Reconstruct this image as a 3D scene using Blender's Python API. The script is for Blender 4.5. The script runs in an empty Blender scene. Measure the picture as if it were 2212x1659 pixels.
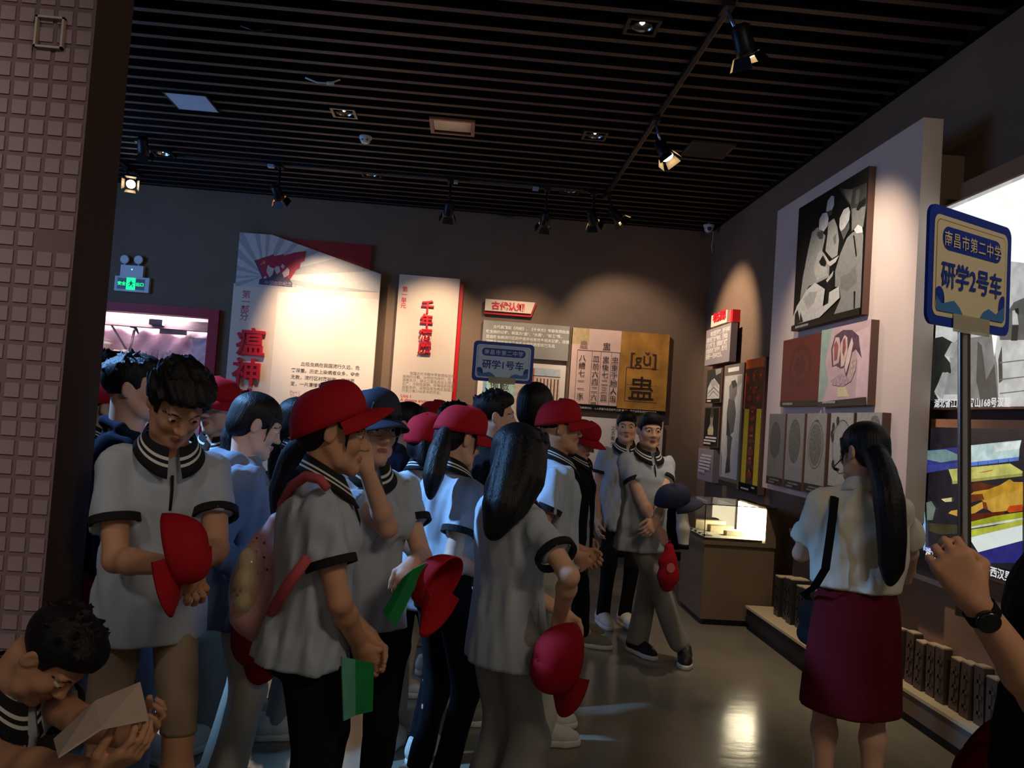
import bpy, bmesh, math, random
import numpy as np
from mathutils import Vector, Matrix
random.seed(7)
SC = bpy.context.scene
COL = SC.collection
# ---------------------------------------------------------------- camera, world, exposure
EYE = 1.56
FPX, YAW, PITCH, ROLL = 1729.9, 0.0569953, 0.0398452, 0.0691919
IMW, IMH = 2212.0, 1659.0
def cam_axes():
    cy, sy, cp, sp = math.cos(YAW), math.sin(YAW), math.cos(PITCH), math.sin(PITCH)
    f = np.array([sy*cp, cy*cp, sp]); r = np.array([cy, -sy, 0.0]); u = np.cross(r, f)
    c, s = math.cos(ROLL), math.sin(ROLL)
    return c*r+s*u, -s*r+c*u, f
CR, CU, CF = cam_axes()
cam = bpy.data.objects.new('camera', bpy.data.cameras.new('camera'))
COL.objects.link(cam)
m = Matrix.Identity(4)
for i in range(3):
    m[i][0], m[i][1], m[i][2] = CR[i], CU[i], -CF[i]
m[2][3] = EYE
cam.matrix_world = m
cam.data.sensor_width = 36.0
cam.data.lens = 36.0*FPX/IMW
cam.data.clip_start = 0.05
SC.camera = cam
SC.view_settings.view_transform = 'Standard'
SC.view_settings.look = 'None'
SC.view_settings.exposure = 0.0
SC.view_settings.gamma = 1.0
SC.view_settings.use_curve_mapping = False
SC.cycles.use_denoising = True
SC.cycles.max_bounces = 6
SC.cycles.caustics_reflective = False
SC.cycles.caustics_refractive = False
wd = bpy.data.worlds.new('hall_ambience'); SC.world = wd; wd.use_nodes = True
wd.node_tree.nodes['Background'].inputs[0].default_value = (1.0, 0.93, 0.86, 1)
wd.node_tree.nodes['Background'].inputs[1].default_value = 0.145

def area_light(name, loc, target, sx, sy, power, color):
    l = bpy.data.lights.new(name, 'AREA'); l.shape = 'RECTANGLE'; l.size, l.size_y = sx, sy
    l.energy = power; l.color = color
    o = bpy.data.objects.new(name, l); COL.objects.link(o); o.location = loc
    o.rotation_euler = (Vector(target)-Vector(loc)).to_track_quat('-Z', 'Y').to_euler()
    return o
# ---------------------------------------------------------------- pixel -> place helpers (real depth each)
def ray(px, py):
    return CF*FPX + CR*(px-IMW/2) - CU*(py-IMH/2)
def atY(px, py, Y):
    d = ray(px, py); t = Y/d[1]; return d*t + np.array([0, 0, EYE])
def atX(px, py, X):
    d = ray(px, py); t = X/d[0]; return d*t + np.array([0, 0, EYE])
def atZ(px, py, z):
    d = ray(px, py); t = (z-EYE)/d[2]; return d*t + np.array([0, 0, EYE])
class Plane:
    def __init__(s, O, U, V):
        s.O, s.U, s.V = np.array(O, float), np.array(U, float), np.array(V, float)
        s.N = np.cross(s.U, s.V)
    def to3(s, u, v, n=0.0): return s.O + s.U*u + s.V*v + s.N*n
    def px(s, x, y, n=0.0):
        d = ray(x, y); e = np.array([0, 0, EYE]); o = s.O + s.N*n
        t = np.dot(o-e, s.N)/np.dot(d, s.N); p = e+d*t-s.O
        return (float(np.dot(p, s.U)), float(np.dot(p, s.V)))
XW, YW, ZC, ZTOP, XL = 2.8, 9.35, 3.92, 4.5, -5.2
BACK = Plane((0, YW-.0015, 0), (1, 0, 0), (0, 0, 1))
RIGHT = Plane((XW-.0015, 0, 0), (0, -1, 0), (0, 0, 1))
# ---------------------------------------------------------------- materials
def lin(c):
    out = []
    for v in c[:3]:
        v = v/255.0
        out.append(v/12.92 if v <= 0.04045 else ((v+0.055)/1.055)**2.4)
    return (*out, 1.0)
MATS = {}
def mat(name, rgb, rough=0.6, metal=0.0, spec=0.5, emit=None, estr=1.0, noise=0.0, nscale=20.0, nstretch=None,
        bump=0.0, bscale=150.0, bstretch=None, sheen=0.0, trans=0.0, alpha=1.0, ior=1.45, coat=0.0):
    if name in MATS: return MATS[name]
    m = bpy.data.materials.new(name); m.use_nodes = True
    nt = m.node_tree; b = nt.nodes['Principled BSDF']
    b.inputs['Base Color'].default_value = lin(rgb)
    b.inputs['Roughness'].default_value = rough; b.inputs['Metallic'].default_value = metal
    b.inputs['Specular IOR Level'].default_value = spec
    b.inputs['Transmission Weight'].default_value = trans; b.inputs['IOR'].default_value = ior
    b.inputs['Alpha'].default_value = alpha; b.inputs['Coat Weight'].default_value = coat
    b.inputs['Sheen Weight'].default_value = sheen
    if emit is not None:
        b.inputs['Emission Color'].default_value = lin(emit); b.inputs['Emission Strength'].default_value = estr
    if noise > 0 or bump > 0:
        tc = nt.nodes.new('ShaderNodeTexCoord')
        def nz(scale, stretch, detail):
            n = nt.nodes.new('ShaderNodeTexNoise'); n.inputs['Scale'].default_value = scale; n.inputs['Detail'].default_value = detail
            if stretch:
                mp = nt.nodes.new('ShaderNodeMapping'); mp.inputs['Scale'].default_value = stretch
                nt.links.new(tc.outputs['Object'], mp.inputs[0]); nt.links.new(mp.outputs[0], n.inputs['Vector'])
            else: nt.links.new(tc.outputs['Object'], n.inputs['Vector'])
            return n
        if noise > 0:
            n = nz(nscale, nstretch, 5.0)
            r = nt.nodes.new('ShaderNodeMapRange'); r.inputs[1].default_value = 0.3; r.inputs[2].default_value = 0.7
            r.inputs[3].default_value = 1.0-noise; r.inputs[4].default_value = 1.0+noise
            nt.links.new(n.outputs[0], r.inputs[0])
            mx = nt.nodes.new('ShaderNodeMix'); mx.data_type = 'RGBA'; mx.blend_type = 'MULTIPLY'
            mx.inputs[0].default_value = 1.0; mx.inputs[6].default_value = lin(rgb if emit is None else emit)
            nt.links.new(r.outputs[0], mx.inputs[7])
            if emit is None: nt.links.new(mx.outputs[2], b.inputs['Base Color'])
            else: nt.links.new(mx.outputs[2], b.inputs['Emission Color'])
        if bump > 0:
            n = nz(bscale, bstretch, 3.0)
            bp = nt.nodes.new('ShaderNodeBump'); bp.inputs['Strength'].default_value = bump; bp.inputs['Distance'].default_value = 0.01
            nt.links.new(n.outputs[0], bp.inputs['Height']); nt.links.new(bp.outputs[0], b.inputs['Normal'])
    MATS[name] = m
    return m
def gray(v, emit=0.0):
    v = int(v)
    if emit: return mat('lightbox_grey_%d' % v, (10, 10, 10), 0.25, emit=(v, v+2, v), estr=emit, noise=0.22, nscale=14)
    return mat('print_grey_%d' % v, (v, v+3, v+1), 0.35, noise=0.14, nscale=30)
def pr(r, g, b, noise=0.15, sc=25, rough=0.4):
    return mat('print_%d_%d_%d' % (r, g, b), (r, g, b), rough, noise=noise, nscale=sc)
def lb(r, g, b, s=1.0, noise=0.2, sc=16):
    return mat('lightbox_%d_%d_%d' % (r, g, b), (12, 12, 12), 0.25, emit=(r, g, b), estr=s, noise=noise, nscale=sc)
# ---------------------------------------------------------------- object helpers
def props(o, label=None, cat=None, group=None, kind=None):
    if label: o['label'] = label
    if cat: o['category'] = cat
    if group: o['group'] = group
    if kind: o['kind'] = kind
    return o
def link_mesh(name, me, parent=None, mats=None):
    o = bpy.data.objects.new(name, me); COL.objects.link(o)
    if mats:
        for x in (mats if isinstance(mats, (list, tuple)) else [mats]): me.materials.append(x)
    if parent is not None: o.parent = parent
    return o
def empty(name, loc, label, cat, group=None, rz=0.0):
    o = bpy.data.objects.new(name, None); COL.objects.link(o); o.location = loc; o.rotation_euler = (0, 0, rz)
    o.empty_display_size = 0.1
    return props(o, label, cat, group)
def np_mesh(name, V, Fq, smooth=True, midx=None):
    """Fq: (n,4) quads or (n,3) tris"""
    V = np.asarray(V, np.float32); Fq = np.asarray(Fq, np.int32)
    me = bpy.data.meshes.new(name)
    me.vertices.add(len(V)); me.vertices.foreach_set('co', V.ravel())
    k = Fq.shape[1]
    me.loops.add(Fq.size); me.loops.foreach_set('vertex_index', Fq.ravel())
    me.polygons.add(len(Fq)); me.polygons.foreach_set('loop_start', np.arange(0, Fq.size, k, dtype=np.int32))
    if midx is not None: me.polygons.foreach_set('material_index', np.asarray(midx, np.int32))
    me.polygons.foreach_set('use_smooth', np.full(len(Fq), bool(smooth)))
    me.update(calc_edges=True)
    return me
def bm_obj(name, bm, mats, parent=None, smooth=False, bevel=0.0, loc=None):
    if bevel > 0:
        bmesh.ops.bevel(bm, geom=[e for e in bm.edges if e.is_manifold and e.calc_face_angle(0) > 0.6], offset=bevel, segments=1, affect='EDGES')
    bmesh.ops.recalc_face_normals(bm, faces=bm.faces)
    me = bpy.data.meshes.new(name); bm.to_mesh(me); bm.free()
    if smooth:
        for p in me.polygons: p.use_smooth = True
    o = link_mesh(name, me, parent, mats)
    if loc is not None: o.location = loc
    return o
def add_box(bm, lo, hi, mi=0):
    x0, y0, z0 = lo; x1, y1, z1 = hi
    v = [bm.verts.new(p) for p in ((x0,y0,z0),(x1,y0,z0),(x1,y1,z0),(x0,y1,z0),(x0,y0,z1),(x1,y0,z1),(x1,y1,z1),(x0,y1,z1))]
    for f in ((0,3,2,1),(4,5,6,7),(0,1,5,4),(1,2,6,5),(2,3,7,6),(3,0,4,7)):
        bm.faces.new([v[i] for i in f]).material_index = mi
def box(name, lo, hi, m, parent=None, bevel=0.0):
    bm = bmesh.new(); add_box(bm, lo, hi); return bm_obj(name, bm, m, parent, bevel=bevel)
def add_tube(bm, pts, rads, seg=10, mi=0, caps=True):
    pts = [Vector(p) for p in pts]
    if not isinstance(rads, (list, tuple)): rads = [rads]*len(pts)
    rings = []
    up = None
    for i, p in enumerate(pts):
        t = (pts[min(i+1, len(pts)-1)]-pts[max(i-1, 0)]).normalized()
        if up is None: up = Vector((0, 0, 1)) if abs(t.z) < 0.9 else Vector((0, 1, 0))
        a = t.cross(up).normalized(); b = a.cross(t).normalized(); up = b
        rings.append([bm.verts.new(p+(a*math.cos(2*math.pi*k/seg)+b*math.sin(2*math.pi*k/seg))*rads[i]) for k in range(seg)])
    for r0, r1 in zip(rings, rings[1:]):
        for k in range(seg):
            f = bm.faces.new((r0[k], r0[(k+1) % seg], r1[(k+1) % seg], r1[k])); f.material_index = mi; f.smooth = True
    if caps:
        bm.faces.new(rings[0][::-1]).material_index = mi; bm.faces.new(rings[-1]).material_index = mi
def tube(name, pts, rads, m, parent=None, seg=10):
    bm = bmesh.new(); add_tube(bm, pts, rads, seg); 
    bmesh.ops.recalc_face_normals(bm, faces=bm.faces)
    me = bpy.data.meshes.new(name); bm.to_mesh(me); bm.free()
    return link_mesh(name, me, parent, m)
def add_prism(bm, plane, poly, n0, n1, mi=0):
    a = [bm.verts.new(plane.to3(u, v, n1)) for u, v in poly]
    bm.faces.new(a).material_index = mi
    if n0 != n1:
        b = [bm.verts.new(plane.to3(u, v, n0)) for u, v in poly]
        bm.faces.new(b[::-1]).material_index = mi
        for i in range(len(poly)):
            j = (i+1) % len(poly)
            bm.faces.new((a[i], b[i], b[j], a[j])).material_index = mi
def prism(name, plane, poly, n0, n1, m, parent=None, bevel=0.0):
    bm = bmesh.new(); add_prism(bm, plane, poly, n0, n1); return bm_obj(name, bm, m, parent, bevel=bevel)
def rect(u0, v0, u1, v1): return [(u0, v0), (u1, v0), (u1, v1), (u0, v1)]
def rrect(u0, v0, u1, v1, r, n=5):
    out = []
    for cx, cy, a0 in ((u1-r, v0+r, -90), (u1-r, v1-r, 0), (u0+r, v1-r, 90), (u0+r, v0+r, 180)):
        for i in range(n+1):
            a = math.radians(a0+90*i/n); out.append((cx+r*math.cos(a), cy+r*math.sin(a)))
    return out
def oval(cx, cy, rx, ry, n=20, a0=0, a1=360):
    return [(cx+rx*math.cos(math.radians(a0+(a1-a0)*i/n)), cy+ry*math.sin(math.radians(a0+(a1-a0)*i/n))) for i in range(n)]
def printed(name, plane, layers, n, parent):
    """flat print: list of (material, polygon in plane uv); every layer lies 0.25 mm proud of the last"""
    bm = bmesh.new(); ms = []
    for i, (mm, poly) in enumerate(layers):
        if mm not in ms: ms.append(mm)
        vs = [bm.verts.new(plane.to3(u, v, n+0.00025*i)) for u, v in poly]
        f = bm.faces.new(vs); f.material_index = ms.index(mm); f.normal_update()
        if f.normal.dot(Vector(plane.N)) < 0: f.normal_flip()
    me = bpy.data.meshes.new(name); bm.to_mesh(me); bm.free()
    return link_mesh(name, me, parent, ms)
DG = None
def lettering(s, plane, u, v, size, m, parent, n=0.0, extrude=0.0, align='LEFT', bold=0.0, sx=1.0, line=1.0, name='lettering', space=1.0, res=2, shear=0.0):
    cu = bpy.data.curves.new('t', 'FONT'); cu.body = s; cu.size = size; cu.align_x = align; cu.resolution_u = res
    cu.extrude = extrude; cu.offset = bold; cu.space_line = line; cu.space_character = space; cu.shear = shear
    o = bpy.data.objects.new('t', cu); COL.objects.link(o)
    dg = bpy.context.evaluated_depsgraph_get()
    me = bpy.data.meshes.new_from_object(o.evaluated_get(dg))
    bpy.data.objects.remove(o); bpy.data.curves.remove(cu)
    me.name = name; me.materials.clear()
    k = len(me.vertices); co = np.empty(k*3, np.float32); me.vertices.foreach_get('co', co); co = co.reshape(-1, 3)
    P = plane.O + np.outer(u+co[:, 0]*sx, plane.U) + np.outer(v+co[:, 1], plane.V) + np.outer(n+co[:, 2]+extrude, plane.N)
    me.vertices.foreach_set('co', P.astype(np.float32).ravel()); me.update()
    o = link_mesh(name, me, parent, m)
    if len(s) >= 4 and size < .15: o['kind'] = 'stuff'      # running text: too small to pick apart
    return o
def crop(ox, oy, s, plane, n=0.0):
    return lambda pts: [plane.px(ox+x*s, oy+y*s, n) for x, y in pts]
# ================================================================ the room
m_wall = mat('brown_wall_paint', (122, 103, 88), 0.85, spec=0.2, noise=0.06, nscale=3, bump=0.08, bscale=250)
m_floor = mat('polished_floor', (128, 122, 104), 0.16, spec=0.6, noise=0.12, nscale=2.0, bump=0.10, bscale=5.0, bstretch=(1, 2.6, 1))
m_black = mat('black_paint', (12, 12, 13), 0.8, spec=0.2)
m_slat = mat('ceiling_slat_brown', (92, 77, 68), 0.6, spec=0.25)
m_tan = mat('tan_board', (196, 166, 142), 0.7, spec=0.2, noise=0.05, nscale=4, bump=0.05, bscale=300)
m_cream = mat('cream_board', (226, 208, 190), 0.6, spec=0.3, noise=0.03, nscale=5)
m_paleboard = mat('pale_board', (214, 198, 190), 0.6, spec=0.3, noise=0.03, nscale=3)
m_red = mat('red_board', (196, 24, 38), 0.4, spec=0.4)
m_redlet = mat('red_letters', (214, 30, 48), 0.4)
m_darkred = mat('dark_red_board', (150, 26, 40), 0.45)
m_mauve = mat('mauve_grout', (120, 98, 100), 0.8)
m_mtile = mat('mauve_tile', (148, 126, 128), 0.6, noise=0.08, nscale=6)
m_metal = mat('black_metal', (24, 24, 27), 0.4, metal=0.4)
m_steel = mat('brushed_steel', (176, 170, 160), 0.22, metal=1.0)
m_white = mat('white_plastic', (214, 218, 222), 0.45)
m_ink = mat('brown_ink', (84, 74, 70), 0.6)
m_wtext = mat('white_print', (232, 230, 224), 0.6)

def structure(o): o['kind'] = 'structure'; return o
structure(box('floor', (XL, -2.5, -0.1), (XW+0.3, YW+0.3, 0), m_floor))
ceil = structure(box('ceiling', (XL, -2.5, ZTOP), (XW+0.3, YW+0.3, ZTOP+0.1), m_black))
PITCHS = 0.1853
me_s = None
for i in range(52):
    y = 9.28-PITCHS*i
    if me_s is None:
        s0 = box('slat', (XL, -0.024, ZC), (XW, 0.024, ZC+0.085), [m_slat, m_black], ceil); s0.data.polygons[2].material_index = s0.data.polygons[4].material_index = s0.data.polygons[1].material_index = 1; me_s = s0.data; s0.location = (0, y, 0)  # slat sides black: shade of the gaps put into their colour
    else:
        o = bpy.data.objects.new('slat', me_s); COL.objects.link(o); o.parent = ceil; o.location = (0, y, 0)
# back wall with the diorama opening cut in it
DZ0, DX0 = 0.9, BACK.px(228, 690)[0]-0.35
d_tr = BACK.px(454, 688); DX1, DZ1 = d_tr
bm = bmesh.new()
add_box(bm, (XL, YW, 0), (DX0, YW+0.12, ZTOP)); add_box(bm, (DX1, YW, 0), (XW+0.15, YW+0.12, ZTOP))
add_box(bm, (DX0, YW, 0), (DX1, YW+0.12, DZ0)); add_box(bm, (DX0, YW, DZ1), (DX1, YW+0.12, ZTOP))
structure(bm_obj('wall_back', bm, m_wall))
structure(box('wall_right', (XW, -2.5, 0), (XW+0.15, YW, ZTOP), m_wall))
structure(box('wall_left', (XL-0.15, -2.5, 0), (XL, YW, ZTOP), m_wall))
structure(box('trim_ceiling_right', (XW-.045, -2.5, ZC-.004), (XW, YW, ZC+.09), m_black)); structure(box('trim_ceiling_back', (XL, YW-.045, ZC-.004), (XW-.045, YW, ZC+.09), m_black))
structure(box('baseboard_back', (XL, YW-0.02, 0), (XW, YW, 0.1), m_black))
# tiled end of the partition wall on the left
m_side = mat('dark_wall_end', (70, 54, 46), 0.85, spec=0.15)
pil = structure(box('wall_partition', (-3.4, 2.4, 0), (-1.17, 2.64, ZTOP), [m_mauve, m_side]))
for p in pil.data.polygons:
    if p.normal.x > 0.5 or p.normal.y > 0.5: p.material_index = 1
tme = None
skip = {(14, 1), (14, 0), (21, 3), (20, 4)}
for r in range(49):
    for c in range(6):
        if (r, c) in skip: continue
        loc = (-1.197-0.0545*c-0.0015*(r % 3), 2.4, 2.75-0.0552*r)
        if tme is None:
            t0 = box('tile', (-0.0205, -0.004, -0.0205), (0.0205, 0.0, 0.0205), m_mtile, pil, bevel=0.002); tme = t0.data; t0.location = loc
        else:
            o = bpy.data.objects.new('tile', tme); COL.objects.link(o); o.parent = pil; o.location = loc
bm = bmesh.new()
for r in range(36):
    for c in range(6, 30):
        x, z = -1.197-0.0545*c, 2.75-0.0552*r
        add_box(bm, (x-0.0205, 2.396, z-0.0205), (x+0.0205, 2.4, z+0.0205))
props(bm_obj('tile_field', bm, m_mtile, pil), kind='stuff')
PF = Plane((0, 2.396, 0), (1, 0, 0), (0, 0, 1))
bm = bmesh.new(); m_plate = mat('plate_edge', (178, 158, 142), 0.4)
a, b = PF.px(76, 104), PF.px(144, 42)
for lo, hi in (((a[0], a[1]), (b[0], a[1]+.006)), ((a[0], b[1]-.006), b), (a, (a[0]+.006, b[1])), ((b[0]-.006, a[1]), b)):
    add_box(bm, (lo[0], 2.382, lo[1]), (hi[0], 2.396, hi[1]))
props(bm_obj('wall_plate', bm, m_plate), 'thin pale square outline plate high on the mauve tiled wall', 'plate')

# ---------------------------------------------------------------- ceiling fittings
def vent(name, c4, m_frame, m_in, label, louvers, m_l, fw=0.03):
    pts = [atZ(x, y, ZC-0.012) for x, y in c4]
    x0, x1 = (pts[0][0]+pts[3][0])/2, (pts[1][0]+pts[2][0])/2
    y0, y1 = (pts[0][1]+pts[1][1])/2, (pts[2][1]+pts[3][1])/2
    e = empty(name, ((x0+x1)/2, (y0+y1)/2, ZC-0.02), label, 'vent'); hx, hy = (x1-x0)/2, (y1-y0)/2
    bm = bmesh.new(); f = fw
    for lo, hi in (((-hx, -hy), (hx, -hy+f)), ((-hx, hy-f), (hx, hy)), ((-hx, -hy+f), (-hx+f, hy-f)), ((hx-f, -hy+f), (hx, hy-f))):
        add_box(bm, (*lo, 0), (*hi, 0.018))
    bm_obj('frame', bm, m_frame, e)
    box('backing', (-hx+f, -hy+f, 0.012), (hx-f, hy-f, 0.018), m_in, e)
    if louvers:
        lm = None
        for i in range(louvers):
            y = -hy+f+(2*hy-2*f)*(i+0.5)/louvers
            if lm is None:
                bm = bmesh.new(); vs = [(-hx+f, -0.013, 0.011), (hx-f, -0.013, 0.011), (hx-f, 0.013, 0.0), (-hx+f, 0.013, 0.0)]
                a = [bm.verts.new(v) for v in vs]; b = [bm.verts.new((v[0], v[1], v[2]+0.0015)) for v in vs]
                bm.faces.new(a[::-1]); bm.faces.new(b)
                for q in range(4): bm.faces.new((a[q], a[(q+1) % 4], b[(q+1) % 4], b[q]))
                o = bm_obj('louver', bm, m_l, e); lm = o.data
            else:
                o = bpy.data.objects.new('louver', lm); COL.objects.link(o); o.parent = e
            o.location = (0, y, 0)
    return e
m_grille = mat('pale_grille', (206, 216, 226), 0.4)
vent('ceiling_vent', [(357, 200), (443, 202), (472, 238), (383, 238)], m_metal, m_black, 'pale bluish louvered grille in the slatted ceiling at left', 12, m_grille, 0.012)
vent('ceiling_vent', [(926, 254), (1027, 262), (1024, 294), (932, 286)], mat('copper_frame', (150, 92, 74), 0.4), mat('dark_glass', (18, 24, 28), 0.12, spec=0.8), 'dark ceiling hatch with reddish frame near ceiling middle', 0, None)
vent('ceiling_vent', [(1497, 305), (1585, 312), (1565, 345), (1470, 332)], mat('dark_frame', (52, 46, 42), 0.5), m_black, 'dark louvered grille in ceiling right of the long track', 10, mat('dark_louver', (56, 50, 46), 0.5), 0.014)

m_bulb = mat('downlight_bulb', (255, 250, 240), 0.3, emit=(255, 244, 224), estr=9)
m_refl = mat('downlight_reflector', (190, 180, 165), 0.25, metal=1.0)
dl_proto = None
def downlight(px, py, label):
    global dl_proto
    p = atZ(px, py, ZC)
    e = empty('downlight', (p[0], p[1], ZC-0.015), label, 'ceiling light', 'recessed square downlights')
    if dl_proto is None:
        bm = bmesh.new(); s, f = 0.1, 0.022
        for lo, hi in (((-s, -s), (s, -s+f)), ((-s, s-f), (s, s)), ((-s, -s+f), (-s+f, s-f)), ((s-f, -s+f), (s, s-f))):
            add_box(bm, (*lo, 0), (*hi, 0.02))
        bm_obj('frame', bm, m_metal, e)
        bm = bmesh.new(); add_tube(bm, [(0, 0, 0.004), (0, 0, 0.03), (0, 0, 0.06)], [0.062, 0.052, 0.028], 20, caps=False)
        add_tube(bm, [(0, 0, 0.06), (0, 0, 0.062)], [0.028, 0.001], 20, caps=False)
        r = bm_obj('reflector', bm, m_refl, e, smooth=False)
        bm = bmesh.new(); add_tube(bm, [(0, 0, 0.018), (0, 0, 0.03), (0, 0, 0.056)], [0.004, 0.016, 0.012], 12); bm_obj('bulb', bm, m_bulb, e)
        box('backing', (-0.078, -0.078, 0.012), (0.078, 0.078, 0.0035+0.012), m_black, e)
        bk = [c for c in e.children if c.name.startswith('backing')][0]; bk.location = (0, 0, 0.052)
        dl_proto = e
    else:
        for ch in dl_proto.children:
            c = ch.copy(); COL.objects.link(c); c.parent = e
for px_, py_, lab in ((1387, 55, 'downlight nearest the camera, left of the long track'), (743, 242, 'downlight left of the reddish framed hatch'),
                      (1285, 291, 'downlight right of the reddish framed hatch'), (802, 375, 'downlight under the cross track, near its middle'),
                      (1232, 411, 'downlight at the right end of the cross track'), (352, 330, 'downlight at the left end of the cross track')):
    downlight(px_, py_, 'recessed square '+lab)
p = atZ(790, 295, ZC)
sd = empty('smoke_detector', (p[0], p[1], ZC), 'round white smoke detector on the dark slatted ceiling', 'detector')
bm = bmesh.new(); add_tube(bm, [(0, 0, 0.0), (0, 0, -0.02), (0, 0, -0.022), (0, 0, -0.055), (0, 0, -0.062)], [0.055, 0.055, 0.05, 0.035, 0.02], 24); bm_obj('housing', bm, m_white, sd)
bm = bmesh.new()
for k in range(6):
    a = k*math.pi/3; add_box(bm, (0.043*math.cos(a)-.006, 0.043*math.sin(a)-.006, -0.044), (0.043*math.cos(a)+.006, 0.043*math.sin(a)+.006, -0.034))
bm_obj('slots', bm, m_metal, sd)
# hanging loose cables
for pts, lab, mt in (([(660, 168), (685, 178), (712, 180), (735, 172)], 'thin white cable with connector sagging below the ceiling slats', m_white),
                 ([(520, 55), (555, 68), (590, 62)], 'dark cable sagging from the ceiling slats at top left', m_metal),
                 ([(1075, 463), (1100, 468), (1130, 462)], 'dark cable sagging below the slats above the back wall', m_metal)):
    q = [atZ(x, y, ZC-0.01-0.04*math.sin(math.pi*i/(len(pts)-1))) for i, (x, y) in enumerate(pts)]
    c = props(tube('cable', q, 0.006, mt), lab, 'cable')
    if mt is m_white: tube('connector', [q[2]-np.array([.02, 0, 0]), q[2]+np.array([.03, 0, 0.004])], 0.012, mt, c)

# tracks and spotlights
ta = empty('light_track', (1.3, 4.5, ZC-0.02), 'long black ceiling track running away towards the back wall', 'light track')
box('rail', (-0.018, -3.0, -0.012), (0.018, 3.75, 0.018), m_metal, ta)
box('edge_strip', (0.012, -3.0, -0.0135), (0.0175, 3.75, -0.0125), mat('worn_edge', (120, 110, 100), 0.3, metal=0.8), ta)
tb = empty('light_track', (-1.0, 8.02, ZC-0.02), 'black ceiling track with silver joints running across near the back wall', 'light track')
box('rail', (-2.0, -0.018, -0.012), (2.1, 0.018, 0.018), m_metal, tb)
m_silver = mat('silver_edge', (170, 186, 205), 0.2, metal=0.9)
for x0, x1 in ((-1.92, -1.14), (-1.02, -0.2), (0.06, 0.72), (0.9, 1.55), (1.66, 2.05)):
    box('edge_strip', (x0, -0.0205, -0.014), (x1, -0.0185, -0.004), m_silver, tb)
for x in (-1.09, 0.74, 1.56): box('joint', (x-0.03, -0.03, -0.04), (x+0.03, 0.03, -0.013), mat('joint_plastic', (150, 180, 215), 0.4), tb)

def rot_to(d):
    return Vector(d).to_track_quat('-Z', 'Y').to_matrix().to_4x4()
m_lens = mat('spot_lens', (255, 240, 210), 0.3, emit=(255, 232, 196), estr=14)
m_lensdim = mat('spot_lens_dim', (120, 110, 96), 0.2, emit=(255, 226, 180), estr=1.0)
m_barn = mat('barn_door_inside', (196, 176, 140), 0.5)
m_barnw = mat('barn_door_warm', (170, 112, 84), 0.5)
def track_spot(top, head, target, label, power=0, color=(1, .8, .58), size=55, blend=0.7, big=1.0, barn=None, stem_m=None, lens=None):
    e = empty('track_spotlight', top, label, 'spotlight', 'spotlights on ceiling tracks')
    h = Vector(head)-Vector(top); d = (Vector(target)-Vector(head)).normalized()
    box('adapter', (-0.03, -0.06, -0.03), (0.03, 0.06, 0.005), m_metal, e, 0.004)
    tube('stem', [(0, 0, -0.02), h*0.5+Vector((0, 0, -0.02)), h], 0.011, stem_m or m_metal, e, 8)
    M = Matrix.Translation(h) @ rot_to(d)
    bm = bmesh.new(); add_tube(bm, [(0, 0, 0.10*big), (0, 0, 0.085*big), (0, 0, -0.02*big), (0, 0, -0.06*big)], [0.03*big, 0.048*big, 0.05*big, 0.055*big], 16)
    o = bm_obj('lamp_head', bm, m_metal, e); o.matrix_local = M
    bm = bmesh.new(); add_tube(bm, [(0, 0, -0.061*big), (0, 0, -0.066*big)], [0.045*big, 0.043*big], 16); l = bm_obj('lens', bm, lens or (m_lens if power else m_lensdim), e); l.matrix_local = M
    for k in range(4):
        bm = bmesh.new(); w, L = 0.042*big, 0.06*big
        vs = [(-w, 0, 0), (w, 0, 0), (w*1.35, 0.028*big, -L), (-w*1.35, 0.028*big, -L)]
        a = [bm.verts.new(v) for v in vs]; b = [bm.verts.new((v[0], v[1]+.002, v[2])) for v in vs]
        bm.faces.new(a).material_index = 1; bm.faces.new(b[::-1])
        for q in range(4): bm.faces.new((a[q], b[q], b[(q+1) % 4], a[(q+1) % 4]))
        f = bm_obj('barn_door', bm, [m_metal, barn or m_barn], e)
        f.matrix_local = M @ Matrix.Rotation(k*math.pi/2, 4, 'Z') @ Matrix.Translation((0, 0.056*big, -0.05*big))
    if power:
        li = bpy.data.lights.new('spot_lamp', 'SPOT'); li.energy = power; li.color = color; li.spot_size = math.radians(size)
        li.spot_blend = blend; li.shadow_soft_size = 0.035
        lo = bpy.data.objects.new('spot_lamp', li); COL.objects.link(lo)
        lo.matrix_world = Matrix.Translation(Vector(head)+d*0.13) @ rot_to(d)
    return e
WARM = (1.0, 0.74, 0.50); WARM2 = (1.0, 0.80, 0.62)
def T(px, py, n=0): return BACK.to3(*BACK.px(px, py), n)
zt = ZC-0.03
track_spot((1.28, 4.25, zt), (1.40, 4.28, 3.70), (2.45, 5.2, 1.75), 'black track spotlight nearest the camera at the top edge', 165, WARM2, 75, big=1.1, stem_m=m_silver)
track_spot((1.29, 5.95, zt), (1.38, 5.98, 3.66), (2.45, 5.2, 1.6), 'black track spotlight halfway along the long track', 40, WARM, 70, stem_m=m_silver)
track_spot((1.31, 8.05, zt), (1.40, 8.0, 3.66), RIGHT.to3(*RIGHT.px(1583, 735)), 'track spotlight with pale barn doors at the far end of the long track', 230, WARM, 60)
track_spot((1.16, 8.02, zt), (1.16, 8.02, 3.62), T(1345, 760), 'slim black spotlight beside the far end of the long track', 85, WARM2, 66)
track_spot((-2.0, 8.02, zt), (-2.0, 8.02, 3.60), T(716, 742), 'track spotlight with copper barn doors above the tall white panel', 300, WARM, 66, 1.0, barn=m_barnw)
track_spot((-0.3, 8.02, zt), (-0.3, 8.02, 3.58), T(925, 790), 'track spotlight with copper barn doors above the narrow title panel', 160, WARM, 64, 0.9, barn=m_barnw)
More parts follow.
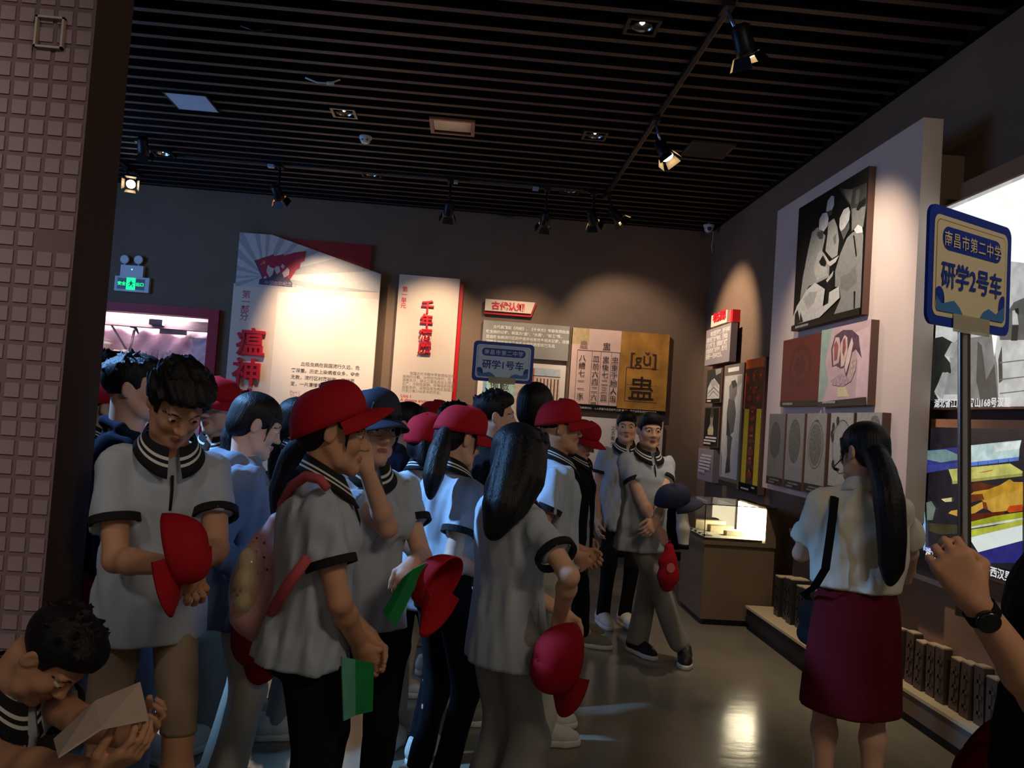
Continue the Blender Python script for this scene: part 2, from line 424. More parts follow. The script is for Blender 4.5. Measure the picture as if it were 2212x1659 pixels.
track_spot((0.68, 8.02, zt), (0.68, 8.02, 3.56), T(1110, 800), 'dark spotlight on the cross track above the grey text panel', 95, WARM, 66, 0.9)
hd = atY(284, 397, 8.6)
track_spot((hd[0]-0.06, 8.6, zt), hd, tuple(np.array([-1.6, 2.0, 1.5])), 'lit spotlight glaring towards the camera at far left', 6, WARM2, 50)
hd = atY(309, 318, 7.6)
track_spot((hd[0]-0.03, 7.6, zt), (hd[0], 7.6, hd[2]), (-3.5, 9.3, 2.0), 'small dark spotlight above the glaring one at far left', 0)
for nm, x0, y0, y1, lab in (('light_track', -3.72, 7.2, 8.9, 'short black ceiling track at the far left'),):
    e = empty(nm, (x0, y0, ZC-0.02), lab, 'light track'); box('rail', (-0.018, 0, -0.012), (0.018, y1-y0, 0.018), m_metal, e)
# CCTV dome in the corner
p = atY(1531, 492, 9.05)
cc = empty('security_camera', (p[0], p[1], p[2]), 'small white dome security camera in the far ceiling corner', 'security camera')
bm = bmesh.new(); add_tube(bm, [(0, 0, 0.16), (0, 0, 0.03), (0, 0, 0.03), (0, 0, 0.0)], [0.01, 0.01, 0.065, 0.055], 18); bm_obj('mount', bm, m_white, cc)
bm = bmesh.new(); bmesh.ops.create_icosphere(bm, subdivisions=3, radius=0.052); o = bm_obj('dome', bm, mat('dome_white', (200, 196, 210), 0.3), cc, smooth=True); o.location = (0, 0, -0.01)
bm = bmesh.new(); bmesh.ops.create_icosphere(bm, subdivisions=2, radius=0.024); o = bm_obj('camera_lens', bm, mat('lens_violet', (40, 32, 60), 0.1, spec=1.0), cc, smooth=True); o.location = (-0.006, -0.042, -0.02)
q = [atY(x, y, 9.3) for x, y in ((1541, 490), (1540, 515), (1537, 532), (1541, 556))]
props(tube('cable', q, 0.007, mat('pale_cable', (190, 182, 176), 0.5)), 'pale cable dangling on the wall below the dome camera', 'cable')
# ---------------------------------------------------------------- exit sign and emergency lamp
ex = empty('exit_sign', BACK.to3(*BACK.px(283, 615)), 'green lit exit sign in a white case on the back wall', 'exit sign')
ex.location = (0, 0, 0)
def bq(pts, n=0.0): return [BACK.px(x, y, n) for x, y in pts]
c0 = bq([(246, 627), (320, 633), (323, 601), (247, 595)], 0.05)
u0, u1 = c0[0][0], c0[2][0]; v0, v1 = (c0[0][1]+c0[1][1])/2, (c0[2][1]+c0[3][1])/2
prism('case', BACK, rect(u0, v0, u1, v1), 0.0, 0.05, m_white, ex, 0.004)
prism('screen', BACK, rect(u0+.03, v0+.025, u1-.05, v1-.02), 0.05, 0.052, mat('exit_screen', (4, 10, 8), 0.2), ex)
m_green = mat('exit_green', (30, 255, 140), 0.5, emit=(20, 255, 130), estr=1.6)
m_greenw = mat('exit_pale', (190, 255, 220), 0.5, emit=(150, 255, 205), estr=1.5)
um, vm = (u0+u1-.02)/2, (v0+v1)/2+.002
prism('pictogram_field', BACK, rect(um-.05, v0+.022, um+.05, v1-.014), 0.052, 0.054, m_green, ex)
man = [(-.012, .045), (.004, .05), (.01, .04), (.0, .032), (.02, .02), (.035, .022), (.034, .012), (.016, .01), (.01, -.004), (.026, -.02), (.022, -.045), (.012, -.044), (.014, -.022), (-.002, -.012), (-.01, -.034), (-.034, -.036), (-.034, -.027), (-.018, -.024), (-.012, .008), (-.024, .004), (-.03, -.008), (-.038, -.004), (-.028, .016), (-.012, .024)]
printed('running_figure', BACK, [(mat('exit_dark', (0, 60, 34), 0.5, emit=(0, 90, 50), estr=.6), [(um+.004+x*.95, vm+y*.8) for x, y in man])], 0.055, ex)
lettering('安全', BACK, um-.055, vm-.017, 0.046, m_green, ex, 0.0545, align='RIGHT', bold=0.001)
lettering('出口', BACK, um+.055, vm-.017, 0.046, m_green, ex, 0.0545, bold=0.001)
em = empty('emergency_light', (0, 0, 0), 'white emergency lamp with two round heads above exit sign', 'emergency light')
c1 = bq([(259, 595), (308, 598), (309, 575), (260, 571)], 0.06)
prism('case', BACK, rect(c1[0][0], c1[0][1]-.005, c1[1][0], c1[2][1]), 0.0, 0.06, m_white, em, 0.004)
for px_, py_ in ((269, 560), (299, 561)):
    u, v = BACK.px(px_, py_, 0.06)
    bm = bmesh.new(); add_tube(bm, [BACK.to3(u, v, .02), BACK.to3(u, v, .055), BACK.to3(u, v, .066)], [0.04, 0.052, 0.045], 20)
    h = bm_obj('lamp_head', bm, m_white, em)
    tube('neck', [BACK.to3(u, v-.045, .04), BACK.to3(u, c1[2][1]-.003, .04)], .01, m_white, h)
u, v = BACK.px(285, 582, .06); prism('indicator', BACK, oval(u, v, .006, .006, 8), .06, .062, mat('led', (200, 255, 230), .4, emit=(190, 255, 225), estr=3), em)
# ---------------------------------------------------------------- diorama behind a red frame
dio = empty('diorama_window', (0, 0, 0), 'red framed opening with a lit rock and tool diorama on the far wall', 'diorama')
fo = bq([(236, 652), (474, 668)], 0.06); fr = 0.10
fu1, fv1 = fo[1][0], (fo[0][1]+fo[1][1])/2
bm = bmesh.new()
add_prism(bm, BACK, [(DX0-fr, DZ0-fr), (fu1, DZ0-fr), (fu1, fv1), (DX0-fr, fv1), (DX0-fr, DZ1), (DX1, DZ1), (DX1, DZ0), (DX0-fr, DZ0)], 0.0, 0.06)
bm_obj('frame', bm, mat('crimson_frame', (170, 24, 46), 0.5), dio)
m_rock = mat('lilac_rock', (206, 190, 200), 0.9, noise=0.25, nscale=5, bump=0.6, bscale=18, spec=0.2)
def rockplane(name, y, amp, mm, x0, x1, z0, z1, nx=46, nz=46, ripple=0.0):
    xs = np.linspace(x0, x1, nx); zs = np.linspace(z0, z1, nz); X, Z = np.meshgrid(xs, zs)
    Y = y-amp*(np.abs(np.sin(X*5.1+Z*2.3))*.5+np.abs(np.sin(X*11+Z*7+1))*.3+.25*np.sin(X*23-Z*17))-ripple*np.sin(Z*55+6*np.sin(X*9))
    V = np.stack([X, Y, Z], -1).reshape(-1, 3); I = np.arange(nx*nz).reshape(nz, nx)
    F = np.stack([I[:-1, :-1], I[:-1, 1:], I[1:, 1:], I[1:, :-1]], -1).reshape(-1, 4)
    return link_mesh(name, np_mesh(name, V, F), dio, mm)
rockplane('rock_wall', YW+0.72, 0.10, m_rock, DX0-.1, DX1+.1, DZ0-.1, DZ1+.1)
rockplane('rippled_rock', YW+0.5, 0.03, mat('lilac_rock_blue', (180, 178, 196), 0.9, noise=0.2, nscale=6), DX1-.34, DX1+.05, DZ0, DZ1-.2, 30, 60, 0.022)
box('side_panel', (DX1+.06, YW+.12, DZ0-.1), (DX1+.1, YW+.8, DZ1+.15), m_rock, dio); box('side_panel', (DX0-.14, YW+.12, DZ0-.1), (DX0-.1, YW+.8, DZ1+.15), m_rock, dio)
box('top_panel', (DX0-.1, YW+.12, DZ1+.1), (DX1+.1, YW+.8, DZ1+.14), m_rock, dio); box('base_panel', (DX0-.1, YW+.12, DZ0-.14), (DX1+.1, YW+.8, DZ0-.1), m_rock, dio)
m_wood = mat('grey_wood', (150, 128, 132), .8, noise=.2, nscale=9, nstretch=(1, 1, 6))
box('lintel_beam', (DX0, YW+.3, DZ1-.13), (DX1, YW+.46, DZ1-.02), m_wood, dio, .01)
def dp(px_, py_, y): return atY(px_, py_, y)
a, b = dp(328, 690, YW+.3), dp(356, 699, YW+.3); box('sign_bracket', (a[0], YW+.22, b[2]-.03), (b[0], YW+.3, a[2]), mat('slate', (96, 92, 104), .6), dio, .004)
tube('handle', [dp(276, 772, YW+.35), dp(291, 712, YW+.35)], .016, m_wood, dio); tube('handle', [dp(236, 694, YW+.4), dp(275, 758, YW+.4)], .012, m_wood, dio)
bm = bmesh.new(); add_tube(bm, [dp(281, 707, YW+.35), dp(290, 706, YW+.35), dp(295, 712, YW+.35), dp(299, 721, YW+.35)], [.006, .02, .017, .006]); bm_obj('pick_head', bm, mat('iron', (84, 76, 78), .5), dio)
a, b = dp(346, 700, YW+.36), dp(401, 724, YW+.36); box('hanging_plank', (a[0], YW+.36, b[2]), (b[0], YW+.4, a[2]), m_wood, dio, .012)
PLK = Plane((0, YW+.355, 0), (1, 0, 0), (0, 0, 1))
printed('red_characters', PLK, [(m_redlet, [PLK.px(x, y) for x, y in q]) for q in (
    [(357, 699), (359, 697), (359, 711), (357, 711)], [(359, 702), (363, 699), (362, 702), (360, 705)], [(360, 705), (364, 709), (363, 710), (360, 707)],
    [(366, 698), (368, 697), (367, 707), (365, 708)], [(369, 697), (373, 696), (372, 707), (370, 707)], [(364, 701), (374, 700), (374, 701), (364, 703)])], .002, dio)
rnd = random.Random(3)
for i, (x, y) in enumerate(((314, 768), (326, 768), (338, 764), (349, 768), (357, 770), (366, 766), (375, 772), (382, 772), (345, 790), (335, 800), (332, 780))):
    p = dp(x, y, YW+.42); tube('stake', [p+np.array([0, 0, -.14]), p+np.array([.01*rnd.uniform(-1, 1), 0, .0]), p+np.array([.01, 0, .05])], [.022, .026, .014], m_rock, dio, 8)
for i, (x, y, r) in enumerate(((232, 742, .07), (255, 764, .07), (270, 760, .05), (240, 790, .1), (300, 790, .09))):
    p = dp(x, y, YW+.4); bm = bmesh.new(); bmesh.ops.create_icosphere(bm, subdivisions=2, radius=r)
    for v in bm.verts: v.co = Vector((v.co.x*1.15, v.co.y*.8, v.co.z*.75))*(1+.16*math.sin(v.co.x*60+i)*math.cos(v.co.z*47))+Vector(p)
    bm_obj('pale_stone', bm, mat('pale_stone', (240, 224, 206), .9), dio, smooth=True)
area_light('diorama_lamp', ((DX0+DX1)/2-.1, YW+.3, DZ1+.06), ((DX0+DX1)/2-.1, YW+.6, DZ0), 1.0, .1, 55, (1, .93, .97))
# fallen light patch lamp inside the diorama
li = bpy.data.lights.new('diorama_spot', 'SPOT'); li.energy = 15; li.spot_size = .75; li.color = (1, .96, .9); li.shadow_soft_size = .02
lo = bpy.data.objects.new('diorama_spot', li); COL.objects.link(lo); p = dp(322, 715, YW+.7); lo.location = (p[0]-.05, YW+.2, DZ1+.04)
lo.rotation_euler = (Vector(p)-lo.location).to_track_quat('-Z', 'Y').to_euler()
# ---------------------------------------------------------------- big white part-one panel
pn = empty('title_panel', (0, 0, 0), 'tall white panel with sunburst top and the large red title 瘟神肆虐', 'panel')
n1 = 0.10
TL, TM, TR = BACK.px(518, 502, n1), BACK.px(588, 507, n1), BACK.px(823, 592, n1)
zb = 0.75; x0, x1 = TL[0], TR[0]; xs = BACK.px(509, 612, n1)[0]
zsplit = BACK.px(509, 612, n1)[1]
poly = [(xs-.02, zb), (x1, zb), (x1, TR[1]), TM, (x0, TL[1]), (x0, zsplit), (xs-.02, zsplit)]
prism('board', BACK, poly, 0.04, n1, m_cream, pn)
prism('backing', BACK, rect(x0+.08, zb+.05, x1-.06, TR[1]-.08), 0.0, 0.04, m_wall, pn)
rb = [BACK.px(610, 514, .06), BACK.px(803, 528, .06)]
prism('red_flap', BACK, [(rb[0][0]-.2, rb[1][1]-.25), (rb[1][0], rb[1][1]-.4), (rb[1][0], (rb[0][1]+rb[1][1])/2), (rb[0][0]-.2, (rb[0][1]+rb[1][1])/2)], 0.0, 0.04, m_darkred, pn)
zl = BACK.px(600, 625, n1)[1]
band = [(x0, zl), (x1, BACK.px(820, 632, n1)[1]), (x1, TR[1]), TM, (x0, TL[1])]
g1, g2 = pr(202, 198, 192, .04), pr(168, 166, 166, .06)
sc_ = BACK.px(572, 596, n1)
def clip_poly(sub, cl):
    # clip polygon sub against convex polygon cl (ccw)
    out = sub
    ar = sum(cl[i][0]*cl[(i+1) % len(cl)][1]-cl[(i+1) % len(cl)][0]*cl[i][1] for i in range(len(cl)))
    c2 = cl if ar > 0 else cl[::-1]
    for i in range(len(c2)):
        a, b = c2[i], c2[(i+1) % len(c2)]; inp = out; out = []
        if not inp: return []
        side = lambda p: (b[0]-a[0])*(p[1]-a[1])-(b[1]-a[1])*(p[0]-a[0])
        for j in range(len(inp)):
            p, q = inp[j], inp[(j+1) % len(inp)]; sp, sq = side(p), side(q)
            if sp >= 0: out.append(p)
            if (sp >= 0) != (sq >= 0):
                t = sp/(sp-sq); out.append((p[0]+t*(q[0]-p[0]), p[1]+t*(q[1]-p[1])))
    return out
lay = [(g1, band)]
rnd = random.Random(11); a = -12
while a < 200:
    w = rnd.uniform(5, 12)
    w1, w2 = math.radians(a), math.radians(a+w)
    t = clip_poly([sc_, (sc_[0]+3*math.cos(w1), sc_[1]+3*math.sin(w1)), (sc_[0]+3*math.cos(w2), sc_[1]+3*math.sin(w2))], band)
    if len(t) > 2: lay.append((g2, t))
    a += w+rnd.uniform(7, 14)
f8 = crop(520, 500, .14467, BACK, n1)
lay += [(pr(172, 44, 66), f8([(205, 435), (490, 342), (500, 368), (640, 338), (650, 360), (800, 315), (980, 290), (955, 440), (900, 465), (880, 555), (830, 575), (720, 745), (560, 745), (320, 690)])),
        (pr(110, 60, 88), f8([(205, 435), (250, 425), (345, 650), (320, 690)])),
        (pr(84, 72, 92), f8([(270, 790), (280, 720), (340, 680), (450, 650), (560, 600), (640, 640), (720, 700), (770, 770), (770, 828)]))]
for q in ([(385, 600), (400, 520), (420, 495), (435, 530), (500, 555), (480, 640), (430, 690)], [(500, 560), (530, 520), (580, 520), (590, 600), (540, 640)], [(600, 530), (625, 480), (660, 520), (630, 560)], [(620, 620), (700, 540), (730, 580), (720, 650), (650, 690)], [(340, 690), (380, 660), (390, 700), (350, 705)]):
    lay.append((pr(214, 186, 180), f8(q)))
printed('sunburst_print', BACK, lay, n1+.001, pn)
u, v = f8([(290, 500)])[0]; lettering('☭', BACK, u, v, .075, pr(222, 170, 120), pn, n1+.009, name='flag_emblem')
u, v = f8([(355, 775)])[0]; lettering('中国血防纪念馆', BACK, u, v-.008, .052, pr(180, 170, 186), pn, n1+.009, shear=0)
tx = BACK.px(600, 630, n1)
printed('text_field', BACK, [(mat('warm_white_print', (238, 226, 210), .6), rect(tx[0], zb, x1, tx[1]))], n1+.0008, pn)
def vtext(s, plane, px_, py0, py1, size, mt, parent, n, ext=0.0, bold=0.0, sx=1.0):
    us = plane.px(*px_[0], n); ue = plane.px(*px_[1], n)
    for i, ch in enumerate(s):
        t = i/(len(s)-1) if len(s) > 1 else 0
        lettering(ch, plane, us[0]+(ue[0]-us[0])*t, us[1]+(ue[1]-us[1])*t-size*.36, size, mt, parent, n, ext, 'CENTER', bold, sx)
m_rose = mat('rose_letters', (196, 92, 96), .5)
vtext('第一部分', BACK, [(532, 636), (527, 684)], 0, 0, .10, m_rose, pn, n1+.001, bold=.001)
vtext('瘟神肆虐', BACK, [(543, 740), (516, 935)], 0, 0, .33, m_redlet, pn, n1+.012, .02, .006)
y_ = 0
for i, s in enumerate(('　　血吸虫病在我国流行久远，危', '害深重。历史上染病者众多，夺命', '无数，流行区村落破败，田地荒', '芜，一片凄惨景象。')):
    u, v = BACK.px(630-i*.9, 784+i*14.6, n1); lettering(s, BACK, u, v-.022, .0515, m_ink, pn, n1+.002, bold=.0006)
for i, s in enumerate(('Part I', 'The Rampant Disease')):
    u, v = BACK.px(626, 850+i*8, n1); lettering(s, BACK, u, v, .05, mat('pink_ink', (206, 120, 112), .6), pn, n1+.002)
# ---------------------------------------------------------------- narrow unit panel
up = empty('unit_panel', (0, 0, 0), 'narrow cream panel with red right edge and the red title 千年病魔', 'panel')
n2 = .08; a, b = BACK.px(862, 593, n2), BACK.px(994, 602, n2); zt_ = (a[1]+b[1])/2
xl = BACK.px(852, 740, n2)[0]; xr = b[0]
prism('board', BACK, rect(xl, .75, xr, zt_), .03, n2, m_cream, up)
c_ = BACK.px(1002, 613, .04)
prism('red_backing', BACK, rect(xl+.08, .75, c_[0], c_[1]), 0, .03, m_red, up)
vtext('第一单元', BACK, [(875, 625), (871, 660)], 0, 0, .068, m_redlet, up, n2+.001, bold=.001)
vtext('千年病魔', BACK, [(924, 663), (917, 752)], 0, 0, .152, m_redlet, up, n2+.008, .012, .004)
for i, s in enumerate(('　　我国古代书籍中早有类似血吸', '虫病的记载。20世纪70年代，在', '湖南长沙、湖北江陵先后出土西汉', '古尸，分别在其肠、肝等组织找到', '血吸虫卵，证明血吸虫病在我国流', '行至少有2100多年的历史。')):
    u, v = BACK.px(870-i*.5, 804+i*7.6, n2); lettering(s, BACK, u, v-.02, .040, mat('ink_grey', (128, 112, 102), .6), up, n2+.001, space=1.0)
for i, s in enumerate(('Unit 1', 'A disease ancient', 'for thousands of years')):
    u, v = BACK.px(865-i*.6, 858+i*8.2, n2); lettering(s, BACK, u, v, .05, mat('red_ink', (210, 70, 66), .6), up, n2+.001, bold=.001)
# ---------------------------------------------------------------- small title sign
ts = empty('section_sign', (0, 0, 0), 'small slanted cream sign with red letters 古代认知 on the back wall', 'sign')
def sheared(p, plane, n):
    q = [plane.px(x, y, n) for x, y in p]
    v0 = (q[0][1]+q[1][1])/2; v1 = (q[2][1]+q[3][1])/2
    return [(q[0][0], v0), (q[1][0], v0), (q[2][0], v1), (q[3][0], v1)]
sg = sheared([(1047, 670), (1147, 678), (1156, 653), (1049, 646)], BACK, .08)
prism('face', BACK, sg, .05, .08, m_cream, ts)
prism('red_edge', BACK, [(sg[0][0]-.004, sg[0][1]-.035), (sg[1][0]+.01, sg[1][1]-.035), (sg[2][0]+.02, sg[2][1]-.005), (sg[3][0], sg[3][1]-.03)], 0, .05, m_red, ts)
u, v = BACK.px(1061, 667, .08); lettering('古代认知', BACK, u, v+.006, .098, m_redlet, ts, .083, .003, bold=.003)
# ---------------------------------------------------------------- grey text board
gb = empty('text_board', (0, 0, 0), 'grey board with white Chinese paragraph below the slanted sign', 'panel')
n3 = .06; a, b, c2 = BACK.px(1045, 690, n3), BACK.px(1231, 706, n3), BACK.px(1228, 780, n3)
gx0, gx1, gz1, gz0 = a[0], b[0], (a[1]+b[1])/2, c2[1]
prism('board', BACK, rect(gx0, gz0, gx1, gz1), .02, n3, mat('grey_board', (148, 146, 138), .6), gb)
prism('backing', BACK, rect(gx0+.05, gz0+.04, gx1-.05, gz1-.04), 0, .02, m_black, gb)
for i, s in enumerate(('　　古代典籍如《内经》、《千金方》等都有类似血', '吸虫病的记载，称其为“蛊”、“水毒”、“射工”等，', '在血吸虫病流行区的史志中也有许多相关记载，这些', '记载生动地描述了血吸虫病的典型症状及其')):
    u, v = BACK.px(1050, 703+i*10.9, n3); lettering(s, BACK, u, v-.022, .0425, m_wtext, gb, n3+.001, bold=.0008)
# ---------------------------------------------------------------- ancient book photo
bk = empty('book_photo', (0, 0, 0), 'framed colour photo of old book pages behind the blue bus sign', 'picture')
a, b, c2 = BACK.px(1036, 770, n3), BACK.px(1223, 790, n3), BACK.px(1216, 905, n3)
bx0, bx1, bz1, bz0 = a[0], b[0], b[1], c2[1]-.1
prism('mount', BACK, rect(bx0, bz0, bx1, bz1), 0.0, n3, mat('warm_white', (236, 226, 214), .6), bk)
bu = lambda t: bx0+(bx1-bx0)*t
bl = [(pr(196, 206, 212), rect(bu(.06), bz0+.05, bu(.94), bz1-.05)), (pr(184, 226, 208), rect(bu(.06), bz0+.05, bu(.42), bz1-.05)), (pr(226, 206, 186), rect(bu(.42), bz0+.05, bu(.94), bz1-.14)), (pr(196, 96, 66), rect(bu(.58), bz0+.05, bu(.64), bz1-.06))]
for i in range(7):
    bl.append((pr(120, 74, 60), rect(bu(.67+.04*i), bz0+.06, bu(.685+.04*i), bz1-.17)))
bl += [(pr(70, 50, 44), rect(bu(.44), bz1-.145, bu(.94), bz1-.138)), (pr(150, 170, 150), rect(bu(.3), bz0+.05, bu(.305), bz1-.06)), (pr(150, 180, 205), rect(bu(.06), bz0+.05, bu(.1), bz1-.05))]
printed('page_print', BACK, bl, n3+.001, bk)
u, v = BACK.px(1066, 832, n3); vtext('備倣', BACK, [(1068, 832), (1090, 834)], 0, 0, .11, m_ink, bk, n3+.004)
# ---------------------------------------------------------------- gu character picture
gu = empty('character_picture', (0, 0, 0), 'wide picture with oracle script on pink and the brush character 蛊 on gold', 'picture')
n4 = .07
a, b, c2, d2 = BACK.px(1235, 708, n4), BACK.px(1447, 722, n4), BACK.px(1437, 896, n4), BACK.px(1225, 884, n4)
px0, px1 = (a[0]+d2[0])/2+.012, (b[0]+c2[0])/2; pz1, pz0 = (a[1]+b[1])/2, (c2[1]+d2[1])/2
prism('board', BACK, rect(px0, pz0, px1, pz1), .02, n4, m_black, gu); prism('backing', BACK, rect(px0+.06, pz0+.06, px1-.06, pz1-.06), 0, .02, m_black, gu)
pu = lambda t: px0+(px1-px0)*t
pv = lambda t: pz0+(pz1-pz0)*t
m_gold = mat('gold_parchment', (176, 124, 52), .5, noise=.35, nscale=5); m_pink = mat('pink_paper', (222, 186, 172), .5, noise=.06, nscale=6)
dk = pr(66, 40, 30)
L = [(m_pink, rect(px0, pv(.07), pu(.5), pz1)), (m_gold, rect(pu(.5), pv(.05), px1, pz1)), (pr(196, 170, 120), rect(px0, pv(.8), pu(.17), pz1))]
for t in (.06, .21, .30, .41, .495): L.append((dk, rect(pu(t), pv(.07), pu(t+.004), pv(.73))))
L.append((dk, rect(pu(.06), pv(.725), pu(.5), pv(.732))))
for r_ in (rect(pu(.57), pv(.14), pu(.905), pv(.147)), rect(pu(.57), pv(.555), pu(.905), pv(.562)), rect(pu(.57), pv(.14), pu(.576), pv(.56))): L.append((dk, r_))
for i in range(9): L.append((dk, rect(pu(.58+.036*i), pv(.345), pu(.6+.036*i), pv(.35))))
for i in range(3): L.append((dk, rect(pu(.735), pv(.155+.135*i), pu(.739), pv(.2+.135*i))))
printed('print', BACK, L, n4+.001, gu)
m_brush = pr(40, 24, 16)
lettering('[gǔ]', BACK, pu(.74), pv(.60), .20, dk, gu, n4+.012, align='CENTER')
lettering('蛊', BACK, pu(.735), pv(.19), .30, m_brush, gu, n4+.012, align='CENTER', sx=1.1)
for t, s, top in ((.115, '八\n續\n七\n一\n一\n豕', .6), (.255, '皿\n前\n六\n四\n二\n六\n皿', .6), (.355, '盅\n後\n七\n二\n三\n皿', .6), (.45, '虫\n重\n于\n她\n人\n虫', .6)):
    for j, ch in enumerate(s.split('\n')): lettering(ch, BACK, pu(t), pv(top)-.09*j, .085, m_brush, gu, n4+.012, align='CENTER', name='character')
lettering('蟲', BACK, pu(.12), pv(.76), .10, pr(150, 120, 110), gu, n4+.012, align='CENTER'); lettering('盅', BACK, pu(.355), pv(.755), .10, m_brush, gu, n4+.012, align='CENTER')
lettering('甲骨文中的疾病记载，古人称蛊为虫在皿中之病“蛊”字，属于血吸虫病的最早记载', BACK, pu(.02), pv(.014), .0285, m_wtext, gu, n4+.001)
dc = empty('document_board', (0, 0, 0), 'white board of vertical script under the wide picture', 'picture')
a, b = BACK.px(1225, 900, n3), BACK.px(1437, 912, n3)
prism('board', BACK, rect(a[0], .7, b[0]-.02, b[1]), 0, n3, mat('white_paper', (218, 208, 198), .6), dc)
L = []
for i, x in enumerate((1352, 1371, 1388, 1402, 1415)):
    u, v = BACK.px(x, 925, n3); L.append((m_ink, rect(u, .75, u+.004, v+.03)))
printed('rule_lines', BACK, L, n3+.001, dc)
for x, s in ((1325, '之\n五\n毒\n也'), (1410, '内\n经\n蛊\n毒\n水\n病\n记')): 
    u, v = BACK.px(x, 925, n3)
    for j, ch in enumerate(s.split('\n')): lettering(ch, BACK, u, v-.02-.06*j, .055, m_ink, dc, n3+.002, align='CENTER', name='character')
# ================================================================ right wall: small board cluster
def RP(n): return lambda pts: [RIGHT.px(x, y, n) for x, y in pts]
cz = lambda pts: [(1500+x*.2651, 640+y*.2651) for x, y in pts]
def box_from(pts, plane, n):
    q = [plane.px(x, y, n) for x, y in pts]
    u = sorted(p[0] for p in q); v = sorted(p[1] for p in q)
    return (u[0]+u[1])/2, (v[0]+v[1])/2, (u[2]+u[3])/2, (v[2]+v[3])/2
def board(name, pts, n0, n1, m, label, cat, plane=RIGHT, back=True, group=None):
    e = empty(name, (0, 0, 0), label, cat, group)
    r = box_from(pts, plane, n1)
    prism('board', plane, rect(*r), n0, n1, m, e)
    if back:
        du, dv = (r[2]-r[0])*.15, (r[3]-r[1])*.15
        prism('backing', plane, rect(r[0]+du, r[1]+dv, r[2]-du, r[3]-dv), 0, n0, m_black, e)
    return e, r
def fr_(r, t): return lambda x, y: (r[0]+(r[2]-r[0])*x, r[1]+(r[3]-r[1])*y)
def textbars(r, rows, mt, plane, n, parent, x0=.1, x1=.92, y0=.15, y1=.85, hfrac=.5, seed=0):
    rd = random.Random(seed); L = []; w, h = r[2]-r[0], r[3]-r[1]
    for i in range(rows):
        yy = y1-(y1-y0)*(i+.5)/rows; hh = (y1-y0)/rows*hfrac/2
        x = x0+(.08 if i == 0 else 0); xe = x1 if i < rows-1 else x0+(x1-x0)*.6
        while x < xe:
            ww = min(rd.uniform(.02, .07), xe-x); L.append((mt, rect(r[0]+w*x, r[1]+h*(yy-hh), r[0]+w*(x+ww), r[1]+h*(yy+hh)))); x += ww+.012
    return printed('text_lines', plane, L, n, parent)
m_greyv = mat('grey_violet_board', (150, 142, 148), .6)
m_frame = mat('brown_frame', (96, 70, 62), .5)
e = empty('section_sign', (0, 0, 0), 'small cream sign with red letters and red edge on the right wall', 'sign')
r = box_from(cz([(138, 160), (270, 108), (262, 215), (135, 250)]), RIGHT, .12)
prism('face', RIGHT, rect(*r), .08, .12, m_cream, e); prism('red_edge', RIGHT, rect(r[0]+.02, r[1]+.0, r[2]+.06, r[3]+.0), 0, .08, m_red, e)
lettering('考古发现', RIGHT, r[0]+.08, r[1]+.05, (r[2]-r[0])*.2, m_redlet, e, .123, .003, bold=.004)
e, r = board('text_board', cz([(98, 282), (298, 214), (286, 527), (84, 570)]), .05, .12, m_greyv, 'grey board with white text under the small red sign on right wall', 'panel')
for i, s in enumerate(('　　考古发掘证实，两千多年', '前的西汉古尸体内，已有血', '吸虫卵存在，说明血吸虫病', '在我国流行的历史，至少已', '有两千一百多年之久。')):
    lettering(s, RIGHT, r[0]+(r[2]-r[0])*.05, r[3]-(r[3]-r[1])*(.2+.155*i), (r[2]-r[0])/14.2, m_wtext, e, .122, bold=.002)
e, r = board('photo_board', cz([(105, 603), (232, 578), (218, 870), (90, 866)]), .05, .10, m_frame, 'small black and white photo of pale rippled rock, upper of two', 'picture')
f = fr_(r, 0)
printed('print', RIGHT, [(gray(60), rect(*f(.04, .1), *f(.93, .98))), (gray(205), [f(.1, .12), f(.12, .45), f(.25, .6), f(.5, .72), (f(.85, .5)), f(.88, .12)]), (gray(170), [f(.25, .6), f(.35, .7), f(.7, .62), f(.8, .4), f(.6, .5), f(.4, .45)]),
     (gray(130), [f(.15, .3), f(.5, .48), f(.85, .3), f(.85, .26), f(.5, .43), f(.15, .26)]), (gray(130), [f(.2, .2), f(.5, .36), f(.8, .2), f(.8, .17), f(.5, .32), f(.2, .17)]), (gray(150), [f(.55, .98), f(.6, .8), f(.9, .85), f(.93, .98)]), (gray(20), rect(*f(.04, .02), *f(.93, .1)))], .101, e)
textbars((*f(.08, .03), *f(.6, .09)), 1, m_wtext, RIGHT, .1035, e, 0, 1, 0, 1, .8)
e, r = board('photo_board', cz([(85, 905), (211, 898), (193, 1240), (70, 1218)]), .05, .10, m_frame, 'small dark photo of a pale vase shape, lower of two', 'picture')
f = fr_(r, 0)
printed('print', RIGHT, [(gray(28), rect(*f(.04, .02), *f(.93, .97))), (pr(200, 190, 150), [f(.3, .3), f(.27, .42), f(.38, .52), f(.44, .6), f(.56, .6), f(.6, .52), f(.66, .42), f(.64, .3)]), (gray(140), oval(*f(.5, .72), .05, .1)), (gray(60), oval(*f(.5, .86), .05, .06))], .101, e)
textbars((*f(.1, .05), *f(.9, .27)), 3, m_wtext, RIGHT, .103, e, 0, 1, 0, 1, .6, 3)
e, r = board('text_board', cz([(42, 1240), (164, 1252), (135, 1520), (15, 1482)]), .05, .12, m_greyv, 'small grey board with white text lowest beside the tall grey photo', 'panel')
textbars(r, 6, m_wtext, RIGHT, .121, e, .15, .88, .25, .85, .55, 5)
e, r = board('photo_board', cz([(247, 572), (412, 533), (350, 1570), (192, 1533)]), .05, .10, mat('grey_frame', (112, 106, 98), .5), 'tall narrow black and white photo of a preserved body', 'picture')
f = fr_(r, 0)
